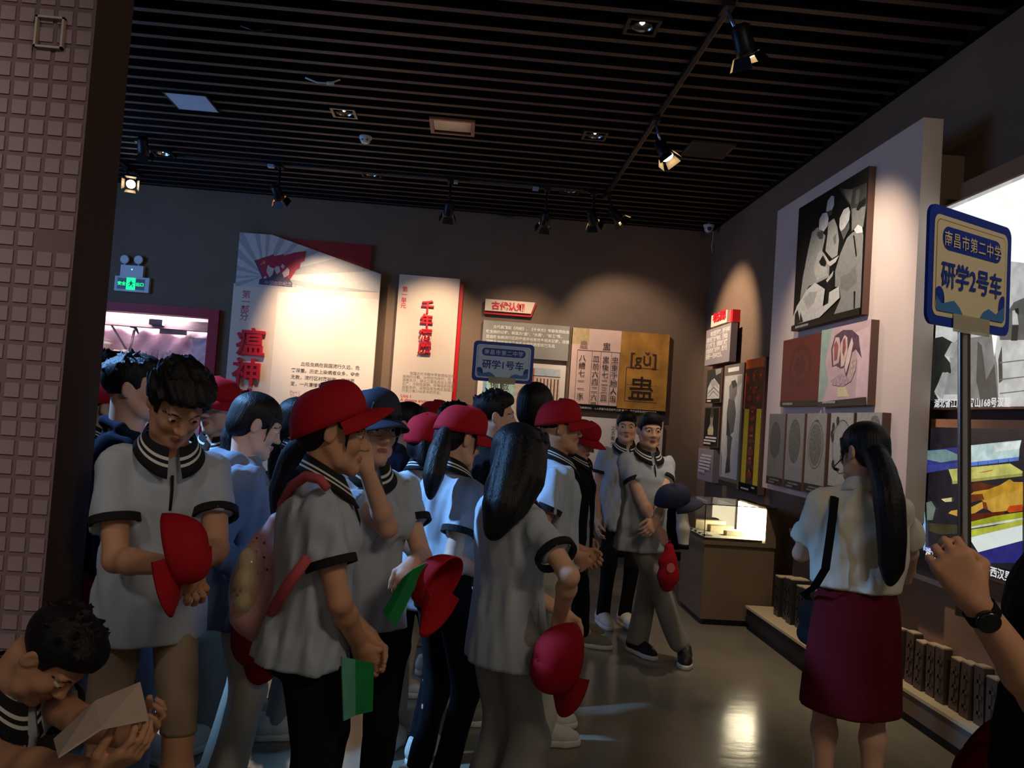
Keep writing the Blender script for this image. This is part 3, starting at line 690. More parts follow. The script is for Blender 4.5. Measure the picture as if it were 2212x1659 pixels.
L = [(gray(200), rect(*f(.05, .07), *f(.93, .91))), (gray(225), rect(*f(.2, .94), *f(.75, .975))), (gray(22), rect(*f(.03, .0), *f(.95, .04)))]
L += [(gray(120), [f(.3, .82), f(.45, .86), f(.7, .84), f(.72, .76), f(.6, .7), f(.35, .72)]), (gray(70), [f(.4, .86), f(.6, .87), f(.72, .82), f(.5, .8)]), (gray(95), [f(.32, .72), f(.62, .7), f(.72, .6), f(.66, .45), f(.5, .42), f(.3, .48), (f(.26, .6))]),
      (gray(50), [f(.3, .56), f(.42, .5), f(.5, .42), f(.62, .4), f(.55, .35), f(.3, .42)]), (gray(80), [f(.35, .42), f(.6, .4), f(.55, .25), f(.6, .12), f(.35, .1), f(.4, .25)]), (gray(45), [f(.38, .2), f(.52, .22), f(.6, .12), f(.36, .11)]), (gray(160), [f(.7, .9), f(.75, .8), f(.9, .85), f(.9, .9)]), (gray(150), [f(.08, .3), f(.14, .2), f(.16, .08), f(.08, .08)])]
printed('print', RIGHT, L, .101, e)
e, r = board('photo_board', cz([(427, 516), (592, 494), (520, 1612), (362, 1580)]), .05, .10, m_frame, 'tall red and yellow silk banner picture on dark board', 'picture')
f = fr_(r, 0)
m_br, m_by, m_bd, m_bo = pr(150, 24, 10, .5, 14), pr(232, 200, 30, .06), pr(62, 16, 10, .6, 22), pr(226, 84, 20, .15)
L = [(m_bd, rect(*f(.0, .06), *f(.93, .93))), (m_bo, rect(*f(0, .93), *f(.93, 1.0))), (m_by, rect(*f(.06, .06), *f(.3, .62))), (m_by, rect(*f(.68, .06), *f(.92, .62))), (m_bo, [f(0, .62), f(.05, .62), f(.05, .9), f(.0, .9)])]
for x, y, rx, ry in ((.5, .87, .13, .045), (.83, .87, .12, .045), (.14, .85, .1, .03), (.5, .76, .1, .03), (.3, .7, .12, .02), (.75, .7, .1, .03), (.5, .63, .2, .012), (.5, .55, .14, .02), (.5, .47, .12, .025), (.5, .38, .15, .012), (.5, .3, .14, .03), (.5, .22, .12, .02), (.5, .13, .13, .03)):
    c_ = f(x, y); L.append((m_br, oval(c_[0], c_[1], rx*(r[2]-r[0]), ry*(r[3]-r[1]), 12)))
for x, y in ((.5, .6), (.46, .42), (.54, .42), (.5, .33), (.47, .25), (.53, .25), (.5, .16), (.35, .78), (.65, .78), (.5, .87), (.83, .87)):
    c_ = f(x, y); L.append((m_bo, oval(c_[0], c_[1], .05*(r[2]-r[0]), .009*(r[3]-r[1]), 8)))
L.append((m_black, rect(*f(0, 0), *f(.93, .06))))
printed('print', RIGHT, L, .101, e)
textbars((*f(.05, .01), *f(.9, .05)), 2, m_wtext, RIGHT, .106, e, 0.1, .9, 0, 1, .6, 9)

# ================================================================ big pale board with the photographs
BX = 2.45
BP = Plane((BX, 0, 0), (0, -1, 0), (0, 0, 1))
bb = empty('display_board', (0, 0, 0), 'huge pale board carrying medical photographs on the right wall', 'panel')
ub0, ub1 = -6.39, -4.29
prism('board', BP, rect(ub0, 1.125, ub1, 3.39), -.115, 0, m_paleboard, bb, .003)
prism('backing', BP, rect(ub0+.12, 1.25, ub1-.16, 3.25), -.348, -.115, m_wall, bb)
def bboard(pts, label, thick=.045, mt=None, name='photo_board', group=None):
    return board(name, pts, 0.0, thick, mt or m_frame, label, 'picture', BP, False, group)
c4 = lambda pts: [(1690+x*.2352, 340+y*.2352) for x, y in pts]
e, r = bboard(c4([(157, 470), (805, 72), (722, 1440), (90, 1600)]), 'large black and white photograph of masked surgeons around a table')
q4 = lambda pts: [BP.px(x, y, .045) for x, y in c4(pts)]
L = [(gray(14), rect(*r)),
     (gray(62), q4([(520, 285), (640, 290), (780, 230), (775, 440), (745, 640), (640, 560), (625, 440), (560, 350)])), (gray(104), q4([(560, 290), (650, 295), (630, 430), (575, 345)])), (gray(90), q4([(680, 300), (720, 290), (700, 420), (670, 430)])),
     (gray(120), q4([(640, 470), (770, 450), (745, 640), (690, 620), (640, 680)])), (gray(26), q4([(680, 480), (710, 410), (770, 370), (768, 420), (700, 490)])),
     (gray(142), q4([(275, 690), (325, 640), (400, 720), (370, 860), (440, 960), (430, 1100), (330, 1150), (250, 1180), (165, 1310), (190, 1110), (240, 850)])),
     (gray(165), q4([(330, 880), (365, 850), (400, 960), (420, 1080), (320, 1130), (290, 1040)])),
     (gray(206), q4([(405, 495), (420, 400), (455, 352), (480, 360), (478, 440), (460, 480), (425, 500)])), (gray(60), q4([(415, 500), (465, 478), (460, 520), (435, 545)])),
     (gray(150), q4([(425, 600), (480, 560), (510, 640), (525, 760), (510, 900), (460, 930), (400, 860), (420, 700)])), (gray(110), q4([(470, 740), (500, 700), (500, 790), (480, 800)])),
     (gray(204), q4([(340, 660), (345, 570), (375, 515), (415, 505), (430, 560), (420, 630), (385, 680)])), (gray(70), q4([(330, 682), (385, 682), (372, 745), (345, 752), (322, 712)])),
     (gray(128), q4([(540, 880), (600, 740), (650, 690), (740, 650), (750, 720), (722, 1380), (480, 1440), (540, 1300), (530, 1190), (490, 1190), (490, 1050)])),
     (gray(112), q4([(540, 1100), (620, 1060), (680, 980), (690, 1150), (600, 1230), (540, 1210)])),
     (gray(18), q4([(655, 715), (670, 720), (692, 900), (682, 920)])), (gray(24), q4([(662, 1230), (678, 1230), (672, 1390), (660, 1390)])),
     (gray(190), q4([(530, 640), (535, 560), (570, 480), (615, 455), (630, 500), (620, 580), (580, 650), (545, 680)])), (gray(86), q4([(545, 682), (585, 650), (622, 590), (625, 650), (570, 760)])),
     (gray(204), q4([(665, 665), (700, 617), (742, 640), (748, 690), (690, 700)])),
     (gray(16), q4([(400, 1150), (450, 1090), (480, 1040), (490, 1190), (440, 1250), (400, 1200)])), (gray(20), q4([(345, 960), (380, 900), (410, 960), (400, 1000), (360, 990)])),
     (gray(178), q4([(385, 870), (440, 960), (530, 900), (500, 960), (450, 1000), (420, 980)])), (gray(170), q4([(410, 1130), (480, 1040), (470, 1090), (420, 1150)])),
     (gray(186), q4([(95, 1500), (140, 1370), (230, 1220), (310, 1150), (400, 1210), (380, 1370), (430, 1340), (440, 1240), (530, 1185), (535, 1290), (350, 1470), (200, 1515), (100, 1545)])),
     (gray(158), q4([(200, 1300), (260, 1240), (330, 1230), (300, 1340), (240, 1400)])), (gray(30), q4([(120, 1540), (125, 1440), (150, 1400), (170, 1500), (175, 1420), (200, 1510)])),
     (gray(16), q4([(92, 1550), (718, 1380), (722, 1440), (90, 1600)]))]
printed('print', BP, L, .046, e)
rr = box_from(c4([(110, 1555), (350, 1495), (350, 1520), (110, 1580)]), BP, .045); textbars(rr, 1, gray(150), BP, .0535, e, 0, 1, 0, 1, .8, 2)
c5 = lambda pts: [(1500+x*.3219, 600+y*.3219) for x, y in pts]
e, r = bboard(c5([(597, 425), (855, 365), (828, 858), (577, 868)]), 'dark red micrograph board left of the pink micrograph', .03)
f = fr_(r, 0); L = [(pr(96, 34, 36, .12, 8), rect(*f(0, .08), *f(.98, 1)))]
cx, cy = f(.5, .58)
for k, rr_ in enumerate((.30, .22, .14)): L.append(((pr(84, 28, 30, .4, 40), pr(92, 40, 38, .4, 40), pr(80, 24, 28, .4, 40))[k], oval(cx, cy, rr_*(r[2]-r[0]), rr_*1.05*(r[3]-r[1]), 24)))
L.append((gray(26), rect(*f(0, 0), *f(.98, .08)))); printed('print', BP, L, .031, e)
textbars((*f(.04, .02), *f(.6, .06)), 1, gray(150), BP, .034, e, 0, 1, 0, 1, .8, 4)
e, r = bboard(c5([(858, 352), (1190, 282), (1158, 855), (828, 858)]), 'pink and green micrograph board of a ringed tissue section', .05)
q5 = lambda pts: [BP.px(x, y, .05) for x, y in c5(pts)]
pk, pp, pd, pg = pr(196, 170, 176, .12, 9), pr(214, 186, 194, .1, 12), pr(92, 66, 84, .35, 30), pr(150, 178, 166, .15, 12)
L = [(pk, rect(*r)), (pg, q5([(858, 352), (930, 345), (880, 560), (900, 700), (870, 800), (832, 858)])), (pp, q5([(1060, 380), (1180, 320), (1160, 800), (1080, 800), (1100, 560)])), (pr(206, 202, 160, .1), q5([(960, 740), (1010, 720), (1040, 800), (960, 800)])),
     (pd, q5([(925, 600), (920, 480), (945, 390), (1000, 350), (1060, 350), (1105, 390), (1110, 450), (1125, 540), (1085, 480), (1060, 500), (1040, 600), (1020, 680), (1005, 600), (985, 610), (950, 590)])),
     (pr(206, 180, 176, .1), q5([(935, 590), (930, 480), (950, 400), (975, 400), (985, 480), (970, 570), (950, 580)])), (pr(150, 92, 92, .2), q5([(940, 560), (940, 450), (955, 420), (970, 460), (960, 550)])),
     (pr(212, 190, 184, .1), q5([(985, 600), (985, 440), (1010, 385), (1030, 400), (1030, 500), (1005, 590)])), (pr(150, 84, 84, .2), q5([(995, 500), (1000, 420), (1015, 400), (1020, 470), (1005, 530)])),
     (pr(220, 200, 190, .1), q5([(1010, 600), (1035, 480), (1060, 400), (1070, 440), (1045, 560), (1020, 640)])), (pr(176, 150, 160, .4, 50), q5([(915, 690), (990, 640), (1060, 690), (1000, 730), (930, 720)])),
     (pr(186, 168, 160, .4, 50), q5([(1040, 620), (1060, 560), (1090, 540), (1085, 620), (1055, 690)])), (gray(28), q5([(828, 835), (1155, 800), (1158, 855), (828, 870)]))]
printed('print', BP, L, .051, e)
rr = box_from(c5([(850, 832), (1030, 818), (1030, 838), (850, 850)]), BP, .05); textbars(rr, 1, gray(160), BP, .056, e, 0, 1, 0, 1, .8, 6)
EG = (([(505, 915), (613, 912), (592, 1398), (482, 1382)], (543, 1088, 36, 122), 108, 'leftmost of the row of five'), ([(624, 912), (741, 910), (722, 1438), (602, 1402)], (672, 1097, 40, 148), 128, 'second from left of five'),
      ([(756, 910), (894, 908), (868, 1458), (736, 1438)], (812, 1120, 54, 166), 140, 'third from left of five'), ([(918, 907), (1072, 905), (1048, 1476), (893, 1460)], (988, 1135, 66, 185), 158, 'fourth, partly behind the guide'),
      ([(1088, 905), (1262, 903), (1240, 1500), (1068, 1482)], (1212, 985, 34, 60), 150, 'rightmost, behind the guide\'s head'))
for i, (pts, ov, val, lab) in enumerate(EG):
    e, r = bboard(c5(pts), 'grey egg micrograph on dark board, '+lab, .05, name='egg_micrograph', group='row of egg micrographs')
    L = [(gray(val), (lambda f: rect(*f(.0, .11), *f(.98, 1)))(fr_(r, 0)))]
    cx, cy = BP.px(*c5([(ov[0], ov[1])])[0], .05); rx = abs(BP.px(*c5([(ov[0]+ov[2], ov[1])])[0], .05)[0]-cx); ry = abs(BP.px(*c5([(ov[0], ov[1]+ov[3])])[0], .05)[1]-cy)
    mo = mat('egg_outline', (70, 74, 72), .4); mi_ = mat('egg_inside_%d' % i, (val*.72, val*.74, val*.72), .4, noise=.5, nscale=60)
    L += [(mo, oval(cx, cy, rx, ry, 28)), (gray(val-10) if i in (2, 3) else mi_, oval(cx, cy, rx*.94, ry*.96, 28)), (mi_ if i != 3 else gray(val-4), oval(cx, cy, rx*.8, ry*.86, 28))]
    if i == 2: L.append((mo, oval(cx+rx*.1, cy+ry*.97, rx*.25, ry*.06, 10)))
    if i == 3:
        for a, b in ((935, 1000), (925, 1050), (930, 1075), (932, 1250), (965, 960)):
            u, v = BP.px(*c5([(a, b)])[0], .05); L.append((gray(30), oval(u, v, .02, .03, 8)))
    f = fr_(r, 0); L.append((gray(30), rect(*f(0, 0), *f(.98, .11)))); printed('print', BP, L, .051, e)
    textbars((*f(.2, .02), *f(.85, .09)), 2, gray(120), BP, .055, e, 0, 1, 0, 1, .6, i)

# ================================================================ light boxes at the right
LX = 2.60
LP = Plane((LX, 0, 0), (0, -1, 0), (0, 0, 1))
m_tanfr = mat('tan_frame', (186, 134, 100), .5)
u0 = LP.px(2013, 880)[0]; u1 = -2.2
zt1, zb1 = LP.px(2027, 455)[1], LP.px(2010, 880)[1]
e = empty('light_box', (0, 0, 0), 'bright black and white landscape light box behind the bus sign', 'light box')
prism('housing', LP, rect(u0, zb1-.012, u1, zt1+.012), -.197, -.004, m_tanfr, e)
c6 = lambda pts: [LP.px(1980+x*.3014, 400+y*.3014) for x, y in pts]
E1 = .62
s1 = 1.05
def G(v): return gray(v, E1)
wht = lb(250, 252, 248, 1.05, .02)
L = [(G(226), rect(u0, zb1, u1, zt1)), (wht, c6([(200, 190), (600, 20), (790, -60), (790, 560), (300, 500)])),
     (G(42), c6([(108, 1100), (185, 1085), (265, 1130), (200, 1222), (262, 1300), (240, 1362), (185, 1350), (128, 1480), (160, 1545), (92, 1592), (90, 1300)])),
     (G(172), c6([(230, 1180), (330, 1060), (335, 1500), (130, 1500), (190, 1340), (250, 1350)])), (G(200), c6([(200, 1222), (250, 1130), (300, 1120), (260, 1240)])), (G(188), c6([(130, 1485), (185, 1345), (230, 1340), (190, 1540)])),
     (G(140), c6([(330, 1100), (420, 1090), (480, 1080), (540, 1050), (580, 1300), (590, 1590), (330, 1590)])), (G(80), c6([(440, 1120), (470, 1150), (500, 1400), (560, 1280), (590, 1590), (470, 1590), (430, 1400)])), (G(96), c6([(345, 1140), (380, 1120), (390, 1500), (350, 1540)])),
     (G(110), c6([(590, 1010), (700, 840), (790, 800), (790, 1110), (600, 1110)])), (G(232), c6([(690, 900), (720, 890), (735, 1000), (690, 1000)])), (G(40), c6([(690, 1005), (735, 1005), (725, 1115), (680, 1115)])), (G(36), c6([(705, 888), (735, 880), (738, 930), (715, 915)])),
     (wht, c6([(540, 1040), (585, 1070), (560, 1230), (550, 1130)])), (G(70), c6([(590, 1250), (615, 1150), (622, 1400), (595, 1420)]))]
for y in (1270, 1390, 1490): L.append((G(120), c6([(600, y), (790, y-22), (790, y-14), (602, y+8)])))
L += [(G(16), c6([(92, 1545), (330, 1545), (330, 1595), (90, 1598)])), (G(16), c6([(400, 1540), (450, 1540), (450, 1592), (400, 1592)]))]
printed('lit_print', LP, L, 0, e)
u, v = LP.px(2020, 879); lettering('湖北省江陵凤凰山168号汉墓', LP, u, v, .05, lb(240, 240, 240, .8, 0), e, .006, bold=.001)
e = empty('rail_panel', (0, 0, 0), 'dark recessed strip between the two light boxes', 'panel')
za = LP.px(2000, 922)[1]
prism('strip', LP, rect(u0+.03, za+.045, u1, zb1-.02), -.197, -.05, mat('dark_strip', (58, 48, 44), .7), e)
prism('tan_bar', LP, rect(u0, za, u1, za+.045), -.197, .0, m_tanfr, e)
zb2 = LP.px(2002, 1204)[1]
e = empty('light_box', (0, 0, 0), 'colour light box of a preserved body in a glass case, lower right', 'light box')
prism('housing', LP, rect(u0, zb2-.012, u1, za-.001), -.197, -.004, m_tanfr, e)
c7 = lambda pts: [LP.px(1980+x*.2109, 900+y*.2109) for x, y in pts]
E2 = .75
def B(r_, g_, b_, n=.28): return lb(r_, g_, b_, E2, n)
L = [(B(34, 30, 38), rect(u0, zb2, u1, za)), (B(54, 56, 130), c7([(108, 345), (450, 310), (450, 470), (108, 580)])), (B(120, 150, 150), c7([(110, 350), (300, 335), (450, 400), (440, 440), (250, 470), (110, 440)])),
     (B(196, 222, 222), c7([(450, 305), (1075, 240), (1055, 330), (1050, 415), (560, 480), (450, 470)])), (B(230, 240, 236), c7([(800, 285), (1075, 245), (1055, 330), (800, 360)])), (B(90, 130, 215), c7([(540, 470), (1050, 412), (1050, 450), (540, 510)])), (B(60, 70, 150), c7([(110, 500), (450, 470), (450, 520), (110, 575)])),
     (B(206, 204, 110), c7([(330, 540), (960, 480), (1090, 560), (1085, 605), (380, 690)])), (B(160, 160, 80), c7([(365, 660), (1085, 580), (1088, 610), (370, 690)])), (B(190, 130, 50), c7([(620, 575), (700, 560), (790, 540), (780, 555), (700, 572)])),
     (B(90, 40, 16, .4), c7([(550, 700), (620, 665), (720, 690), (820, 710), (760, 750), (600, 780)])), (B(200, 150, 40, .3), c7([(590, 770), (740, 745), (860, 700), (960, 640), (1000, 670), (1095, 670), (1095, 860), (820, 880), (700, 870), (550, 800)])),
     (B(110, 50, 14, .4), c7([(560, 800), (680, 790), (700, 850), (560, 880)])), (B(206, 160, 60, .25), c7([(330, 990), (360, 965), (560, 930), (680, 870), (870, 800), (1095, 740), (1095, 920), (900, 970), (780, 980), (700, 930), (600, 990), (420, 1020)])),
     (B(120, 56, 20, .3), c7([(680, 870), (720, 880), (740, 960), (690, 940)])), (B(96, 36, 14, .3), c7([(550, 1000), (900, 970), (920, 1000), (560, 1070)])), (B(196, 70, 20, .3), c7([(930, 960), (960, 915), (1095, 900), (1095, 965), (960, 985)])),
     (B(170, 176, 40), c7([(550, 1080), (800, 1020), (1095, 975), (1095, 1040), (550, 1130)])), (B(214, 224, 210), c7([(550, 1130), (1095, 1035), (1095, 1060), (550, 1150)])), (B(186, 192, 70), c7([(550, 1160), (800, 1120), (1095, 1050), (1095, 1120), (550, 1235)])),
     (B(236, 246, 240, .04), c7([(545, 1240), (1095, 1110), (1095, 1270), (640, 1390)])), (B(44, 42, 120), c7([(620, 1395), (1095, 1275), (1095, 1500), (640, 1500)])), (B(220, 214, 150), c7([(262, 845), (370, 828), (370, 870), (300, 875)])),
     (B(110, 124, 110), c7([(110, 880), (160, 865), (205, 935), (175, 1060), (115, 1060)])), (B(60, 56, 34, .4), c7([(130, 1090), (440, 1110), (440, 1200), (240, 1210), (140, 1170)])), (B(110, 110, 70), c7([(340, 1290), (440, 1265), (440, 1300), (350, 1310)])), (B(60, 76, 170), c7([(100, 1340), (340, 1320), (340, 1370), (110, 1400)])),
     (B(150, 190, 220), c7([(220, 1390), (345, 1370), (345, 1430), (300, 1420)])), (B(140, 190, 235, .05), c7([(78, 900), (92, 890), (105, 1100), (102, 1370), (80, 1370)])), (B(10, 10, 16), c7([(90, 1390), (1095, 1600), (1095, 1700), (60, 1440)]))]
for x in (640, 745, 850, 955): L.append((B(30, 40, 60), c7([(x, 470-(x-640)*.11), (x+5, 470-(x-640)*.11), (x+5, 520-(x-640)*.11), (x, 520-(x-640)*.11)])))
printed('lit_print', LP, L, 0, e)
u, v = LP.px(2002, 1199); lettering('湖北省江陵凤凰山168号西汉男尸', LP, u, v, .052, lb(240, 240, 240, .8, 0), e, .010, bold=.001)
# lower wainscot ledge and plinths with standing slabs
zl_ = 0.82
m_wains = mat('tan_wainscot', (150, 118, 94), .75, spec=.2, noise=.06, nscale=6)
structure(box('trim_1', (2.70, 2.0, 0.0), (XW, 6.3, zl_-.03), m_wains))
structure(box('trim_2', (2.655, 2.0, zl_-.03), (XW, 6.3, zl_), mat('pale_ledge', (206, 182, 158), .6)))
structure(box('trim_3', (2.66, 2.0, zl_), (XW, 4.27, 3.02), m_wains))
PLZ = .19
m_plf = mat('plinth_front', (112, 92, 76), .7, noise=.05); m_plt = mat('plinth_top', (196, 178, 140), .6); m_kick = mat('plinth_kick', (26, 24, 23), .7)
for nm, xf, y0, y1, lab in (('plinth', 2.335, 5.02, 6.3, 'low plinth beside the glass case with pale top'), ('plinth', 2.57, 2.2, 4.95, 'low plinth at lower right with pale top and dark kick')):
    e = empty(nm, ((xf+2.70)/2, (y0+y1)/2, 0), lab+(' behind the guide' if xf > 2.5 else ''), 'plinth')
    hx, hy = (2.70-xf)/2, (y1-y0)/2
    box('body', (-hx+.012, -hy, .055), (hx-.001, hy, PLZ-.018), m_kick if xf < 2.5 else m_plf, e)
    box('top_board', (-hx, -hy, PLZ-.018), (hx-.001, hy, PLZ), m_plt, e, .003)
    box('kick_board', (-hx+.03, -hy, 0), (hx-.001, hy, .055), m_kick, e)
m_slab = mat('black_slab', (44, 42, 40), .35, noise=.1); m_slab2 = mat('brown_slab', (84, 66, 56), .5, noise=.1); m_slablit = mat('slab_top_lit', (190, 172, 140), .6)
rnd = random.Random(5)
def slab(x0, y, h, w, dep, tilt, mt, label, grp):
    e = empty('standing_slab', (x0, y, PLZ), label, 'slab', grp); e.rotation_euler = (tilt, 0, 0)
    box('block', (0, -w/2, 0), (dep, w/2, h-.008), mt, e, .003); box('lit_top', (0, -w/2, h-.008), (dep, w/2, h), m_slablit, e)  # cream top puts the light from above into the slab's colour
    bm = bmesh.new()
    for k in range(3): add_box(bm, (-.006, -w*.38, h*(.18+.26*k)), (0.0, w*.38, h*(.24+.26*k)))
    add_box(bm, (-.006, -w*.1, h*.14), (0, w*.1, h*.86)); bm_obj('raised_mark', bm, mt, e)
ys = [6.0-.115*i for i in range(9)]
ordn = ['farthest', 'second', 'third', 'fourth', 'fifth', 'sixth', 'seventh', 'eighth', 'nearest']
for i, y in enumerate(ys):
    slab(2.46+.02*(i % 2), y, .30+.014*(i % 3), .085, .13, .02*math.sin(i*2), m_slab, ordn[i]+' black upright slab on the plinth beside the glass case' + (', behind the guide' if i > 5 else ''), 'black slabs on the far plinth')
ys = [4.72-.105*i for i in range(14)]
wordn = ['farthest', 'second', 'third', 'fourth', 'fifth', 'sixth', 'seventh', 'eighth', 'ninth', 'tenth', 'eleventh', 'twelfth', 'thirteenth', 'nearest']
for i, y in enumerate(ys):
    h = .27+.012*(i % 3) if i < 11 else .09+.02*(i % 2)
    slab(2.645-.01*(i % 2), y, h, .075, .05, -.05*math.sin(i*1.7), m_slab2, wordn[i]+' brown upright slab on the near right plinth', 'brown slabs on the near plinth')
# ================================================================ glass display case
cs = empty('display_case', (2.275, 6.68, 0), 'glass topped museum case with glowing white side by the right wall', 'display case')
hx, hy = .295, .34
m_case = mat('case_brown', (104, 88, 66), .6, noise=.06, nscale=5); m_glass = mat('case_glass', (255, 255, 255), .02, trans=1.0, ior=1.45)
box('cabinet', (-hx+.015, -hy+.02, .05), (hx, hy, .645), m_case, cs); box('kick_board', (-hx+.04, -hy+.05, 0), (hx, hy, .05), m_kick, cs); box('counter', (-hx, -hy, .645), (hx, hy, .68), m_case, cs, .004)
m_lit = mat('lit_lining', (250, 246, 232), .6, emit=(255, 240, 200), estr=16)
m_lining = mat('case_lining', (226, 220, 200), .7)
box('light_panel', (hx-.105, -hy+.012, .70), (hx-.095, hy-.05, .945), m_lit, cs)
box('base_pad', (-hx+.01, -hy+.012, .68), (hx-.11, hy-.02, .70), m_lining, cs, .003)
box('end_post', (hx-.09, -hy+.004, .68), (hx, hy, .965), m_case, cs)
for lo, hi in (((-hx, -hy, .68), (hx-.09, -hy+.006, .96)), ((-hx, -hy+.006, .68), (-hx+.006, hy, .96)), ((-hx, -hy, .96), (hx-.02, hy, .966)), ((-hx+.006, hy-.006, .68), (hx-.09, hy, .96))):
    box('glass_pane', lo, hi, m_glass, cs)
m_paper = mat('exhibit_paper', (214, 204, 176), .7, noise=.1, nscale=30)
def exhibit(name, lo, hi, label, cat, group=None, rot=0, mt=None):
    e = empty(name, (2.275+lo[0], 6.68+lo[1], .7015), label, cat, group, rot)
    box('base', (0, 0, 0), hi, mt or m_paper, e, .002); box('face', (.006, .006, hi[2]), (hi[0]-.006, hi[1]-.006, hi[2]+.003), mat('exhibit_face', (180, 168, 138), .6, noise=.3, nscale=40), e)
exhibit('exhibit_block', (-.13, .02), (.2, .1, .05), 'pale raised exhibit block in the middle of the glass case', 'exhibit')
exhibit('exhibit_block', (-.05, -.16), (.16, .09, .03), 'lower pale exhibit block near the front of the case', 'exhibit')
exhibit('exhibit_block', (-.2, .2), (.26, .08, .07), 'tall pale exhibit block at the back of the case', 'exhibit')
for i, lab in enumerate(('nearest the front', 'second from the front', 'third from the front', 'farthest from the front')):
    exhibit('caption_card', (-.262, -.27+.115*i), (.06, .05, .008), 'small caption card along the left pane, '+lab, 'card', 'caption cards in the glass case', .15, m_white)
# added glowing panel on the left wall, unseen, gives the cool light
sw = empty('cool_glow_panel', (XL+.022, 6.3, 2.75), 'added pale blue glowing panel on the left wall, unseen beyond the partition', 'screen')
bm = bmesh.new(); add_box(bm, (-.02, -1.55, -.95), (.03, 1.55, .95)); bm_obj('bezel', bm, m_metal, sw)
box('screen', (.03, -1.5, -.9), (.034, 1.5, .9), mat('blue_glow', (10, 10, 10), .4, emit=(120, 176, 255), estr=4.5, noise=.25, nscale=1.5), sw)  # glowing face of the added panel

# added cool lamp, unseen beyond the partition, gives the blue rim light
COOLT = (-3.0, 3.5, 3.6)
cse = empty('track_spotlight', (COOLT[0], COOLT[1], ZC-.03), 'added blue rim light lamp hanging at far left, unseen behind the tiled wall', 'spotlight', 'spotlights on ceiling tracks')
tube('stem', [(0, 0, 0), (0, 0, COOLT[2]-ZC+.1)], .011, m_metal, cse, 8)
cd_ = (Vector((-.38, 3.35, 1.12))-Vector(COOLT)).normalized()
bm = bmesh.new(); add_tube(bm, [(0, 0, .12), (0, 0, .1), (0, 0, -.08)], [.04, .065, .075], 18); oo = bm_obj('lamp_head', bm, m_metal, cse); oo.matrix_local = Matrix.Translation((0, 0, COOLT[2]-ZC+.03)) @ rot_to(cd_)
li = bpy.data.lights.new('added_rim_lamp', 'SPOT'); li.energy = 1300; li.color = (.22, .49, 1.0); li.spot_size = math.radians(35); li.spot_blend = .9; li.shadow_soft_size = .12
lo = bpy.data.objects.new('added_rim_lamp', li); COL.objects.link(lo); lo.matrix_world = Matrix.Translation(Vector(COOLT)+cd_*.12) @ rot_to(cd_)
